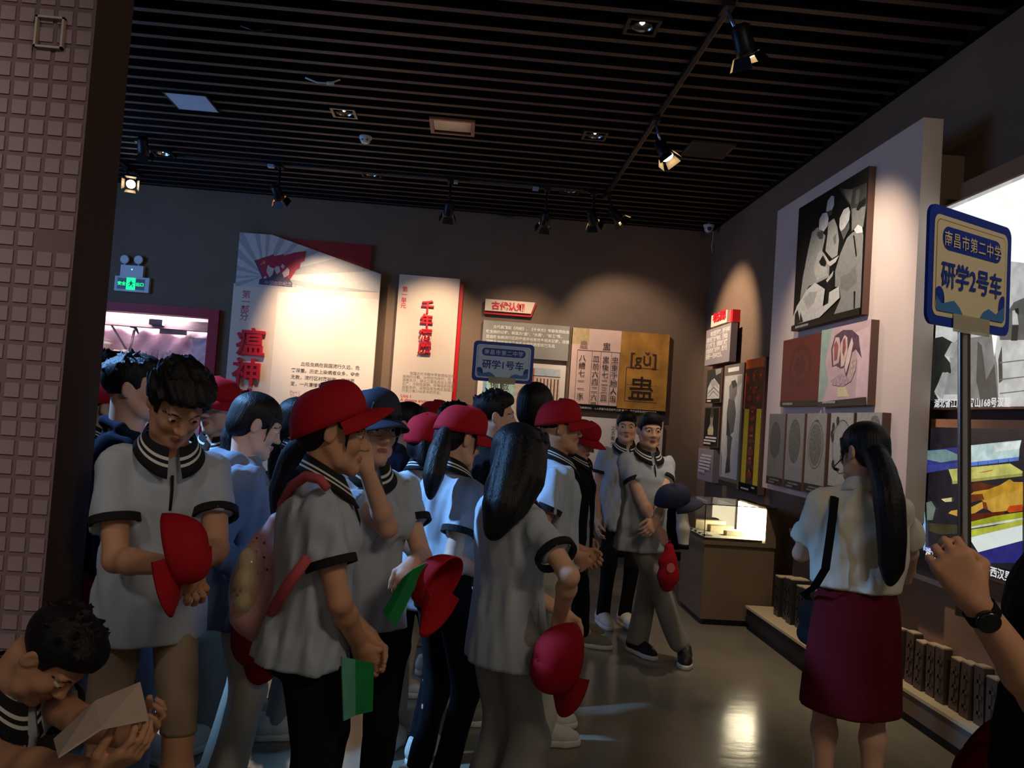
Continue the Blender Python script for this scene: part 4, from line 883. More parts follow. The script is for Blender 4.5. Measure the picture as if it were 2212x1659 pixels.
# ================================================================ people: implicit surfaces -> meshes
class Field:
    def __init__(s, lo, hi, h):
        s.lo = np.array(lo, np.float64); s.h = h
        n = np.maximum(np.ceil((np.array(hi)-s.lo)/h).astype(int)+1, 4)
        s.n = n; s.d = np.full(n, 0.3, np.float32)
        s.ax = [(s.lo[i]+h*np.arange(n[i])).astype(np.float32) for i in range(3)]
    def region(s, lo, hi):
        i0 = np.clip(np.floor((np.array(lo)-s.lo)/s.h).astype(int), 0, s.n); i1 = np.clip(np.ceil((np.array(hi)-s.lo)/s.h).astype(int)+1, 0, s.n)
        if np.any(i1 <= i0): return None, None
        sl = tuple(slice(a, b) for a, b in zip(i0, i1))
        return sl, (s.ax[0][sl[0]][:, None, None], s.ax[1][sl[1]][None, :, None], s.ax[2][sl[2]][None, None, :])
    def put(s, sl, v, k, mode='u'):
        a = s.d[sl]
        if mode == 's': v = -v
        if mode == 'u':
            if k > 0:
                t = np.clip(.5+.5*(a-v)/k, 0, 1); s.d[sl] = a+(v-a)*t-k*t*(1-t)
            else: s.d[sl] = np.minimum(a, v)
        else:
            if k > 0:
                t = np.clip(.5-.5*(a-v)/k, 0, 1); s.d[sl] = a+(v-a)*t+k*t*(1-t)
            else: s.d[sl] = np.maximum(a, v)
    def cap(s, a, b, ra, rb=None, k=.02, mode='u'):
        rb = ra if rb is None else rb; a = np.array(a, float); b = np.array(b, float); r = max(ra, rb)+k+2*s.h
        sl, P = s.region(np.minimum(a, b)-r, np.maximum(a, b)+r)
        if sl is None: return
        ba = b-a; L = float(ba@ba)+1e-9
        x, y, z = P[0]-a[0], P[1]-a[1], P[2]-a[2]
        t = np.clip((x*ba[0]+y*ba[1]+z*ba[2])/L, 0, 1)
        v = np.sqrt((x-ba[0]*t)**2+(y-ba[1]*t)**2+(z-ba[2]*t)**2)-(ra+(rb-ra)*t)
        s.put(sl, v, k, mode)
    def capcut(s, a, b, ra, rb, k, p, n):
        """tapered capsule with a flat end: cut at p with outward normal n before it joins the rest"""
        a = np.array(a, float); b = np.array(b, float); p = np.array(p, float); r = max(ra, rb)+k+2*s.h
        sl, P = s.region(np.minimum(a, b)-r, np.maximum(a, b)+r)
        if sl is None: return
        ba = b-a; L = float(ba@ba)+1e-9; x, y, z = P[0]-a[0], P[1]-a[1], P[2]-a[2]
        t = np.clip((x*ba[0]+y*ba[1]+z*ba[2])/L, 0, 1)
        v = np.sqrt((x-ba[0]*t)**2+(y-ba[1]*t)**2+(z-ba[2]*t)**2)-(ra+(rb-ra)*t)
        v = np.maximum(v, (P[0]-p[0])*n[0]+(P[1]-p[1])*n[1]+(P[2]-p[2])*n[2])
        s.put(sl, v, k)
    def chain(s, pts, rads, k=.02):
        for i in range(len(pts)-1): s.cap(pts[i], pts[i+1], rads[i], rads[i+1], k)
    def ell(s, c, r, k=.02, R=None, mode='u'):
        c = np.array(c, float); r = np.array(r, float); m = max(r)+k+2*s.h
        e = r+k+2*s.h if R is None else np.array([m, m, m])
        sl, P = s.region(c-e, c+e)
        if sl is None: return
        x, y, z = P[0]-c[0], P[1]-c[1], P[2]-c[2]
        if R is not None:
            x, y, z = (R[0][0]*x+R[1][0]*y+R[2][0]*z, R[0][1]*x+R[1][1]*y+R[2][1]*z, R[0][2]*x+R[1][2]*y+R[2][2]*z)
        q = (x/r[0])**2+(y/r[1])**2+(z/r[2])**2; g = np.sqrt((x/r[0]**2)**2+(y/r[1]**2)**2+(z/r[2]**2)**2)+1e-6
        k0 = np.sqrt(q); s.put(sl, k0*(k0-1)/g, k, mode)
    def loft(s, T, zs, ws, ds, ys, k=.02, zmin=None, zmax=None, xs=None):
        """elliptical sections stacked along a tilted axis; T=(origin, ex, ey, ez)"""
        o, ex, ey, ez = T
        cor = np.array([o+ex*sx*max(ws)+ey*(sy*max(ds)+np.mean(ys))+ez*zz for sx in (-1, 1) for sy in (-1, 1) for zz in (zs[0], zs[-1])])
        m = k+3*s.h; sl, P = s.region(cor.min(0)-m, cor.max(0)+m)
        if sl is None: return
        x, y, z = P[0]-o[0], P[1]-o[1], P[2]-o[2]
        u = ex[0]*x+ex[1]*y+ex[2]*z; v = ey[0]*x+ey[1]*y+ey[2]*z; w = ez[0]*x+ez[1]*y+ez[2]*z
        W = np.interp(w, zs, ws); D = np.interp(w, zs, ds); Yc = np.interp(w, zs, ys); Xc = 0 if xs is None else np.interp(w, zs, xs)
        rho = np.sqrt(((u-Xc)/W)**2+((v-Yc)/D)**2); val = (rho-1)*np.minimum(W, D)
        val = np.maximum(val, np.maximum(zs[0]-w if zmin is None else zmin-w, w-(zs[-1] if zmax is None else zmax)))
        s.put(sl, val.astype(np.float32), k)
    def plane(s, p, n, lo=None, hi=None, k=0.0):
        """keep the side n points away from"""
        p = np.array(p, float); n = np.array(n, float); n /= np.linalg.norm(n)
        sl, P = s.region(s.lo if lo is None else lo, s.lo+s.h*s.n if hi is None else hi)
        if sl is None: return
        v = (P[0]-p[0])*n[0]+(P[1]-p[1])*n[1]+(P[2]-p[2])*n[2]
        a = s.d[sl]
        if k > 0: s.put(sl, v*np.ones_like(a), k, 'i')
        else: s.d[sl] = np.maximum(a, v)
    def wob(s, amp, f, seed, stretch=(1, 1, 1)):
        r = np.random.RandomState(seed); X, Y, Z = s.ax[0][:, None, None]*stretch[0], s.ax[1][None, :, None]*stretch[1], s.ax[2][None, None, :]*stretch[2]
        m = np.abs(s.d) < .04+amp
        acc = np.zeros_like(s.d)
        for i in range(4):
            d = r.normal(size=3); d /= np.linalg.norm(d); q = f*r.uniform(.6, 1.5)
            acc += np.sin(d[0]*q*X+d[1]*q*Y+d[2]*q*Z+r.uniform(0, 6.28))
        s.d += np.where(m, acc*(amp/4), 0)
    def mesh(s):
        d = s.d; neg = d < 0; n0, n1, n2 = d.shape
        c = np.zeros((n0-1, n1-1, n2-1), np.int8)
        for i in (0, 1):
            for j in (0, 1):
                for k in (0, 1): c += neg[i:n0-1+i, j:n1-1+j, k:n2-1+k]
        idx = np.argwhere((c > 0) & (c < 8))
        vid = np.full(c.shape, -1, np.int32); vid[idx[:, 0], idx[:, 1], idx[:, 2]] = np.arange(len(idx))
        g = [[[d[idx[:, 0]+i, idx[:, 1]+j, idx[:, 2]+k] for k in (0, 1)] for j in (0, 1)] for i in (0, 1)]
        acc = np.zeros((len(idx), 3)); cnt = np.zeros(len(idx))
        for a in range(3):
            for p in (0, 1):
                for q in (0, 1):
                    o = [0, 0, 0]; b = [(a+1) % 3, (a+2) % 3]; o[b[0]], o[b[1]] = p, q
                    o2 = list(o); o2[a] = 1
                    f0, f1 = g[o[0]][o[1]][o[2]], g[o2[0]][o2[1]][o2[2]]
                    m = (f0 < 0) != (f1 < 0); t = np.where(m, f0/np.where(f0 == f1, 1, f0-f1), 0)
                    pos = np.zeros((len(idx), 3)); pos[:, b[0]] = p; pos[:, b[1]] = q; pos[:, a] = t
                    acc += pos*m[:, None]; cnt += m
        V = s.lo+s.h*(idx+acc/np.maximum(cnt, 1)[:, None])
        F = []
        for a in range(3):
            b, e = (a+1) % 3, (a+2) % 3
            sl0 = [slice(None)]*3; sl1 = [slice(None)]*3; sl0[a] = slice(0, -1); sl1[a] = slice(1, None)
            A, Bq = neg[tuple(sl0)], neg[tuple(sl1)]
            for flip, msk in ((False, A & ~Bq), (True, ~A & Bq)):
                ii = np.argwhere(msk); ok = (ii[:, b] > 0) & (ii[:, e] > 0) & (ii[:, b] < d.shape[b]-1) & (ii[:, e] < d.shape[e]-1)
                ii = ii[ok]
                def cell(db, de):
                    c_ = ii.copy(); c_[:, b] += db; c_[:, e] += de; return vid[c_[:, 0], c_[:, 1], c_[:, 2]]
                q = np.stack([cell(-1, -1), cell(0, -1), cell(0, 0), cell(-1, 0)], 1)
                F.append(q[:, ::-1] if flip else q)
        F = np.concatenate(F) if F else np.zeros((0, 4), int)
        return V, F[(F >= 0).all(1)]
def vec(*a): return np.array(a, float)
def rx(a): c, s = math.cos(a), math.sin(a); return np.array([[1, 0, 0], [0, c, -s], [0, s, c]])
def ry(a): c, s = math.cos(a), math.sin(a); return np.array([[c, 0, s], [0, 1, 0], [-s, 0, c]])
def rz(a): c, s = math.cos(a), math.sin(a); return np.array([[c, -s, 0], [s, c, 0], [0, 0, 1]])
def unit(v): v = np.array(v, float); return v/(np.linalg.norm(v)+1e-9)
def ik(S, W, l1, l2, pole):
    S, W = np.array(S, float), np.array(W, float); v = W-S; d = np.linalg.norm(v); dd = min(max(d, abs(l1-l2)+.02), (l1+l2)*.998)
    u = v/(d+1e-9); W = S+u*dd; a = (l1*l1-l2*l2+dd*dd)/(2*dd); hh = math.sqrt(max(l1*l1-a*a, 0))
    p = np.array(pole, float); p = p-u*(p@u); p = unit(p)
    return S+u*a+p*hh, W
# materials for people
SKIN = {'a': mat('skin_light', (222, 172, 142), .55, spec=.35, noise=.05, nscale=14), 'b': mat('skin_tan', (202, 148, 114), .55, spec=.35, noise=.05, nscale=14)}
m_lip = mat('lips', (176, 104, 94), .45); m_eye = mat('eye_white', (226, 222, 216), .3); m_iris = mat('iris', (26, 18, 16), .2)
m_brow = mat('eyebrow', (36, 28, 26), .8); m_hair = mat('black_hair', (19, 16, 16), .5, spec=.32, bump=.35, bscale=1.0, bstretch=(190, 190, 14))
m_polo = mat('pale_polo_fabric', (178, 186, 194), .9, spec=.2, sheen=.1, bump=.12, bscale=420)
m_polocol = mat('collar_black', (24, 22, 22), .9); m_stripe = mat('collar_white_stripe', (216, 212, 204), .9)
m_blackcloth = mat('black_cloth', (18, 18, 20), .9, spec=.2, bump=.1, bscale=300); m_navy = mat('navy_cloth', (26, 32, 52), .9, spec=.2)
m_greycloth = mat('grey_trouser_cloth', (146, 142, 134), .9, spec=.2, bump=.12, bscale=300); m_creamcloth = mat('cream_trouser_cloth', (206, 198, 176), .9, spec=.2, bump=.1, bscale=300)
m_khaki = mat('khaki_cloth', (150, 128, 104), .9, spec=.2); m_hood = mat('grey_hoodie', (120, 128, 142), .95, spec=.15, bump=.2, bscale=260)
m_redcap = mat('red_cap_cloth', (172, 22, 34), .8, spec=.2, bump=.15, bscale=350); m_navycap = mat('navy_cap_cloth', (38, 44, 66), .8)
m_dredcap = mat('dark_red_cloth', (128, 20, 30), .8); m_shirtw = mat('ivory_shirt', (222, 214, 194), .85, spec=.25, bump=.08, bscale=260)
m_skirt = mat('burgundy_skirt', (92, 14, 24), .9, spec=.2, bump=.1, bscale=300)
m_shoew = mat('white_shoe', (214, 208, 192), .6); m_sole = mat('shoe_sole', (222, 218, 206), .6); m_shoeg = mat('grey_shoe', (136, 130, 112), .7); m_shoeb = mat('black_shoe', (26, 25, 26), .6)
m_bluej = mat('blue_jeans_pale', (140, 160, 190), .9)

def hand(f, W, fd, pn, side, curl=.5, k=.008, spread=1.0, thumb=.6, sc=.95):
    """palm, four unequal bent fingers and a side thumb; fd finger direction, pn palm normal"""
    fd = unit(fd); pn = unit(np.array(pn)-fd*(np.array(pn)@fd)); ac = np.cross(fd, pn)*side   # ac points to the thumb side
    W = np.array(W)
    kn = []
    for i, o in enumerate((.030, .011, -.009, -.028)):
        kb = W+fd*(.088-.004*abs(i-1))*sc+ac*o*sc; kn.append(kb)
        f.cap(W+fd*.012+ac*o*.55*sc, kb, .0155*sc, .0125*sc, .012)
    f.cap(W+fd*.03+pn*.006+ac*.02, W+fd*.05+pn*.008+ac*.012, .014*sc, .014*sc, .012); f.cap(W+fd*.03-ac*.02+pn*.006, W+fd*.06-ac*.02+pn*.004, .012*sc, .011*sc, .012)
    for i, (L, r) in enumerate(((.072, .0088), (.082, .0092), (.076, .0088), (.058, .0078))):
        p = kn[i]; a = 0; d = fd+ac*(.06*(1.2-i)*spread)
        for j, (q, c) in enumerate(((.46, .75), (.30, 1.1), (.24, .75))):
            a += curl*c; dd = unit(unit(d)*math.cos(a)+pn*math.sin(a)); p2 = p+dd*L*q*sc
            f.cap(p, p2, r*sc*(1-.08*j), r*sc*(.94-.08*j), .004); p = p2
    b = W+fd*.022+ac*.022*sc; d1 = unit(fd*.75+ac*.75+pn*.35); p1 = b+d1*.04*sc; f.cap(b, p1, .0145*sc, .0115*sc, .01)
    d2 = unit(fd*(1-.2*thumb)+ac*(.35-.5*thumb)+pn*(.3+.6*thumb)); p2 = p1+d2*.032*sc; f.cap(p1, p2, .0108*sc, .0098*sc, .005)
    d3 = unit(d2+pn*.3*thumb-ac*.2*thumb); f.cap(p2, p2+d3*.026*sc, .0098*sc, .008*sc, .004)

def head_mesh(h, female, neck_to, nr):
    """head frame: x right, y forward, z up; neck_to = where the neck ends, in that frame"""
    lo = np.minimum(vec(-.1, -.125, -.15), np.array(neck_to)-.075); hi = np.maximum(vec(.1, .135, .135), np.array(neck_to)+.075)
    f = Field(lo, hi, h); w = .95 if female else 1.0
    f.ell((0, -.012, .032), (.073, .092, .083), .01); f.ell((0, .024, -.035), (.058*w, .062, .074), .03)
    for sx in (-1, 1):
        f.chain([(sx*.055*w, .0, -.045), (sx*.044*w, .035, -.08), (0, .074, -.098)], [.016, .016, .017], .028)
        f.ell((sx*.036, .058, -.028), (.024, .024, .026), .02)
        f.cap((sx*.012, .082, .024), (sx*.044, .070, .024), .010, .008, .016)
    f.ell((0, .076, -.1), (.02*w, .014, .015), .014)
    for sx in (-1, 1): f.ell((sx*.032, .097, .004), (.0195, .016, .0115), .012, mode='s')
    for sx in (-1, 1): f.ell((sx*.032, .076, .004), (.0135, .0135, .012), .003)
    f.cap((0, .083, .016), (0, .101, -.026), .0075, .0105, .012); f.ell((0, .106, -.030), (.0115, .012, .0095), .007)
    for sx in (-1, 1): f.ell((sx*.0125, .095, -.034), (.008, .011, .007), .006)
    f.cap((-.017, .084, -.063), (0, .094, -.060), .004, .0062, .006); f.cap((.017, .084, -.063), (0, .094, -.060), .004, .0062, .006)
    f.cap((-.015, .084, -.0725), (.015, .084, -.0725), .0055, .0055, .006); f.ell((0, .092, -.0725), (.014, .006, .006), .005)
    for sx in (-1, 1):
        R = rz(sx*.35) @ rx(-.12)
        f.ell((sx*.0755, -.008, -.004), (.0095, .02, .032), .006, R); f.ell((sx*.084, -.002, .0), (.006, .011, .019), .006, R, mode='s')
    a = vec(0, -.018, -.06); nt = np.array(neck_to, float)
    f.cap(a, nt, nr*.96, nr*1.1, .022); f.cap(a+vec(0, .0, .0), a*.4+nt*.6+vec(0, .012, 0), nr*.86, nr*.9, .02)
    V, Q = f.mesh(); C = V[Q].mean(1); mi = np.zeros(len(Q), int)
    x, y, z = np.abs(C[:, 0]), C[:, 1], C[:, 2]
    mi[(((x/.0215)**2+((z+.0675)/.0105)**2) < 1) & (y > .078)] = 1
    e = (((x-.032)/.0145)**2+((z-.004)/.0046)**2 < 1) & (y > .066); mi[e] = 2
    mi[(((x-.032)/.0078)**2+((z-.004)/.0050)**2 < 1) & (y > .066)] = 3
    mi[(((x-.034)/.0225)**2+((z-.0255+3.2*(x-.031)**2*10)/.0030)**2 < 1) & (y > .05)] = 4
    return V, Q, mi

def cap_shape(big=1.0, brim_len=.082, droop=.02):
    """baseball cap in the head frame: returns crown, brim and button meshes (verts, quads)"""
    nu, nv = 48, 12; V = []; rxx, ryy = .091*big, .110*big
    for j in range(nv+1):
        t = j/nv
        for i in range(nu):
            a = 2*math.pi*i/nu; ph = t*math.pi/2
            fr = max(0, math.cos(a))            # front of the crown stands taller
            r = math.cos(ph)**(.62+.0*fr); zz = math.sin(ph)**.95*(.108+.012*fr)*big
            seam = 1-.012*(abs(math.cos(3*a))**30)*math.cos(ph)
            V.append((math.sin(a)*rxx*r*seam, -.008+math.cos(a)*ryy*r*seam+.010*fr*math.sin(ph*2)*.5, .022+.02*math.cos(a)*(1-t)+zz))
    I = np.arange((nv+1)*nu).reshape(nv+1, nu); F = []
    for j in range(nv):
        for i in range(nu): F.append((I[j, i], I[j, (i+1) % nu], I[j+1, (i+1) % nu], I[j+1, i]))
    nb, nc = 18, 7; B = []; FB = []
    for side in (0, 1):
        for j in range(nc+1):
            t = j/nc
            for i in range(nb+1):
                a = math.radians(-74+148*i/nb); x0, y0 = math.sin(a)*rxx*1.005, -.008+math.cos(a)*ryy*1.005; z0 = .022+.02*math.cos(a)
                ext = brim_len*(max(math.cos(a*1.18), 0)**.75)
                x = x0*(1+.16*t*math.cos(a)); y = y0+ext*t; z = z0-droop*t*t*.8-.9*(x*x)/.09*.18*(.35+t)*1.2+.004
                B.append((x, y, z-(.004 if side else 0)))
    J = np.arange(2*(nc+1)*(nb+1)).reshape(2, nc+1, nb+1)
    for j in range(nc):
        for i in range(nb):
            FB.append((J[0, j, i], J[0, j, i+1], J[0, j+1, i+1], J[0, j+1, i])); FB.append((J[1, j, i], J[1, j+1, i], J[1, j+1, i+1], J[1, j, i+1]))
    for i in range(nb): FB.append((J[0, nc, i], J[0, nc, i+1], J[1, nc, i+1], J[1, nc, i]))
    return (V, F), (B, FB)
CAPME = {}
def cap_meshes(kind, big=1.0, long=.082):
    key = (kind, big, long)
    if key not in CAPME:
        (V, F), (B, FB) = cap_shape(big, long)
        crown_m = {'red': m_redcap, 'navyred': m_navycap, 'navy': m_navycap}[kind]; brim_m = {'red': m_redcap, 'navyred': m_dredcap, 'navy': m_navycap}[kind]
        c = np_mesh('cap', V, F); c.materials.append(crown_m); b = np_mesh('brim', B, FB); b.materials.append(brim_m)
        bm = bmesh.new(); bmesh.ops.create_icosphere(bm, subdivisions=2, radius=.009)
        for v in bm.verts: v.co = (v.co.x, v.co.y-.006, v.co.z*.6+.022+.112*big)
        u = bpy.data.meshes.new('button'); bm.to_mesh(u); bm.free(); u.materials.append(crown_m)
        CAPME[key] = (c, b, u)
    return CAPME[key]
def add_cap(parent, kind, M, big=1.0, name='cap', long=.082):
    c, b, u = cap_meshes(kind, big, long)
    o = bpy.data.objects.new(name, c); COL.objects.link(o); o.parent = parent; o.matrix_local = M
    for nm, me in (('brim', b), ('button', u)):
        k = bpy.data.objects.new(nm, me); COL.objects.link(k); k.parent = o
    so = o.modifiers.new('thickness', 'SOLIDIFY'); so.thickness = .003; so.offset = -1
    return o
SHOE = {}
def shoe_meshes(kind):
    if kind not in SHOE:
        f = Field((-.07, -.12, -.01), (.07, .2, .14), .006)
        f.chain([(0, -.06, .055), (0, .02, .055), (0, .10, .042), (0, .145, .036)], [.042, .042, .04, .033], .03); f.cap((0, -.055, .06), (0, -.05, .105), .042, .04, .03); f.cap((0, -.02, .085), (0, .05, .075), .03, .03, .03)
        f.plane((0, 0, .026), (0, 0, -1)); f.plane((0, -.03, .112), (0, 0, 1))
        for i in range(4): f.cap((-.03, .015+.022*i, .098-.008*i), (.03, .019+.022*i, .098-.008*i), .005, .005, .003)
        V, Q = f.mesh(); up = np_mesh('shoe', V, Q); up.materials.append({'white': m_shoew, 'grey': m_shoeg, 'black': m_shoeb}[kind])
        g = Field((-.07, -.13, -.02), (.07, .21, .06), .006); g.chain([(0, -.062, .016), (0, .03, .016), (0, .10, .016), (.0, .148, .018)], [.044, .042, .048, .037], .02)
        g.plane((0, 0, .034), (0, 0, 1)); g.plane((0, 0, 0.0), (0, 0, -1)); V, Q = g.mesh(); so = np_mesh('sole', V, Q); so.materials.append(m_sole)
        SHOE[kind] = (up, so)
    return SHOE[kind]

def hair_mesh(h, style, capped, tails, M, seed):
    """hair in the head frame; tails: list of (points in person frame, radii, flat)"""
    Ri = M[:3, :3].T; t = M[:3, 3]
    tl = [([Ri @ (np.array(p)-t) for p in pts], rads) for pts, rads in tails]
    lo, hi = vec(-.115, -.135, -.13), vec(.115, .13, .16)
    for pts, rads in tl:
        P = np.array(pts); lo = np.minimum(lo, P.min(0)-max(rads)-.02); hi = np.maximum(hi, P.max(0)+max(rads)+.02)
    f = Field(lo, hi, h); g = .0 if not capped else -.006
    if style in ('short', 'curly', 'fringe'):
        b = .012 if style == 'curly' else 0
        f.ell((0, -.014, .040), (.083+g+b, .103+g+b, .086+b+g), .01)
        if not capped and style != 'curly':
            f.ell((0, .04, .085), (.062, .05, .038), .03)
        if style == 'curly': f.ell((0, .05, .07), (.07, .055, .045), .03)
        front = .040 if style == 'fringe' else .054
        f.plane((0, .066, front), (0, .55, -1), lo=vec(-.2, .042, -.2), hi=vec(.2, .2, front+.03), k=.008)
        # sides: cut round the ears, sideburns and nape
        for sx in (-1, 1):
            f.ell((sx*.088, .0, -.022), (.032, .022, .036), .006, mode='s'); f.ell((sx*.062, .098, -.024), (.05, .062, .066), .01, mode='s')
        f.ell((0, .12, -.03), (.1, .085, .075), .008, mode='s')
        f.plane((0, -.06, -.062), (0, .25, -1), k=.01)
    else:
        f.ell((0, -.014, .038), (.081+g, .102+g, .088+g), .01); f.ell((0, -.05, -.02), (.07+g, .06, .06), .03)
        f.ell((0, .125, -.035), (.085, .085, .09), .008, mode='s')
        for sx in (-1, 1):
            f.ell((sx*.055, .098, -.02), (.042, .06, .068), .012, mode='s')
            if style != 'long': f.ell((sx*.09, .0, -.016), (.03, .024, .036), .006, mode='s')
        f.plane((0, -.05, -.072), (0, .2, -1), lo=vec(-.2, -.2, -.2), hi=vec(.2, .2, 0), k=.01)
        if style in ('bangs', 'long'):
            for i in range(9):
                x = -.056+.014*i; f.chain([(x*.75, .074, .088), (x*.95, .094-abs(x)*.3, .055), (x, .096-abs(x)*.45, .024+.006*(i % 3))], [.014, .012, .006], .008)
            for sx in (-1, 1): f.chain([(sx*.062, .055, .05), (sx*.072, .048, -.01), (sx*.070, .05, -.075)], [.014, .011, .004], .008)
        elif style == 'tied':
            for sx in (-1, 1): f.chain([(sx*.064, .05, .05), (sx*.073, .04, .0), (sx*.070, .045, -.05)], [.01, .006, .003], .006)
    rs = np.random.RandomState(seed)
    for pts, rads in tl:
        P = np.array(pts); n = len(P); q = np.linspace(0, n-1, 7*(n-1)+1)
        S = np.stack([np.interp(q, np.arange(n), P[:, i]) for i in range(3)], 1); r = np.interp(q, np.arange(n), rads)
        for _ in range(6): S[1:-1] = (S[:-2]+2*S[1:-1]+S[2:])/4
        f.chain(list(S), list(r*.8), .02)
        dn = np.gradient(S, axis=0); dn /= np.linalg.norm(dn, axis=1)[:, None]; a = np.cross(dn, vec(.2, 1, .1)); a /= np.linalg.norm(a, axis=1)[:, None]; b = np.cross(dn, a)
        M_ = 12
        for m_ in range(M_):
            ph = 2*math.pi*m_/M_+rs.uniform(-.2, .2); k1 = len(S)-rs.randint(0, 2); sw_ = rs.uniform(-.35, .35)
            off = [(a[i]*math.cos(ph+sw_*i/len(S))+b[i]*math.sin(ph+sw_*i/len(S)))*r[i]*.74 for i in range(k1)]
            f.chain([S[i]+off[i] for i in range(k1)], [max(r[i]*.27, .003) for i in range(k1)], .006)
    if style == 'curly': f.wob(.004, 150, seed, (1, 1, .5)); f.wob(.012, 170, seed+1)
    else: f.wob(.0012, 150, seed, (1, 1, .03)); f.wob(.0008, 330, seed+1, (1, 1, .02))
    if style in ('short', 'curly') and not capped:
        r = np.random.RandomState(seed)
        for i in range(46):
            a, e = r.uniform(0, 6.28), r.uniform(.25, 1.4); n = vec(math.cos(e)*math.sin(a), math.cos(e)*math.cos(a), math.sin(e))
            p = vec(0, -.014, .042)+n*vec(.082, .1, .086); 
            if p[1] > .03 and p[2] < .07: continue
            f.cap(p, p+unit(n+r.normal(size=3)*.5+vec(0, .25, 0))*r.uniform(.012, .024), .008, .003, .006)
    return f.mesh()

def collar_mesh(T, nb, nr, female, open_=.55, spread=1.0):
    """striped fold-down polo collar round the neck base nb (torso frame coordinates)"""
    o, ex, ey, ez = T; n, rows = 40, [0, .30, .40, .52, .62, 1.0]; V = []; mi = []
    for t in rows+[1.0]:
        last = len(V) >= n*len(rows)
        for i in range(n):
            s_ = i/(n-1); a = open_*.35+(2*math.pi-open_*.7)*s_; fr = (1+math.cos(a))/2
            r = nr+.003+t*(.024+.012*fr)*spread-(.006 if last else 0); zt = nb+.045-.062*fr**1.2; z = zt+.016*(1-t)**2-t*(.036+.034*fr**3)-(.004 if last else 0)
            V.append(o+ex*(math.sin(a)*r*1.12)+ey*(math.cos(a)*r*1.0+.004-.012*(1-fr)+.018*fr*t)+ez*z)
    R = len(rows)+1; I = np.arange(R*n).reshape(R, n); F = []
    for j in range(R-1):
        for i in range(n-1):
            F.append((I[j, i], I[j, i+1], I[j+1, i+1], I[j+1, i])); mi.append(1 if j in (1, 3) else 0)
    return np.array(V), F, mi
def ring_mesh(c, ax, r, w, r2=None, th=.006):
    ax = unit(ax); a = unit(np.cross(ax, vec(.3, .2, 1) if abs(ax[2]) < .9 else vec(0, 1, 0))); b = np.cross(ax, a); r2 = r2 or r; n = 26; V = []
    prof = [(r-th*2, -w/2), (r, -w/2), (r2, w/2), (r2-th*2, w/2)]
    for (q, s_) in prof:
        for i in range(n):
            t = 2*math.pi*i/n; V.append(np.array(c)+ax*s_+(a*math.cos(t)+b*math.sin(t))*q)
    I = np.arange(4*n).reshape(4, n); F = [(I[j, i], I[j, (i+1) % n], I[(j+1) % 4, (i+1) % n], I[(j+1) % 4, i]) for j in range(4) for i in range(n)]
    return V, F
def to4(R, t):
    M = np.eye(4); M[:3, :3] = R; M[:3, 3] = t; return M
PEOPLE = {}
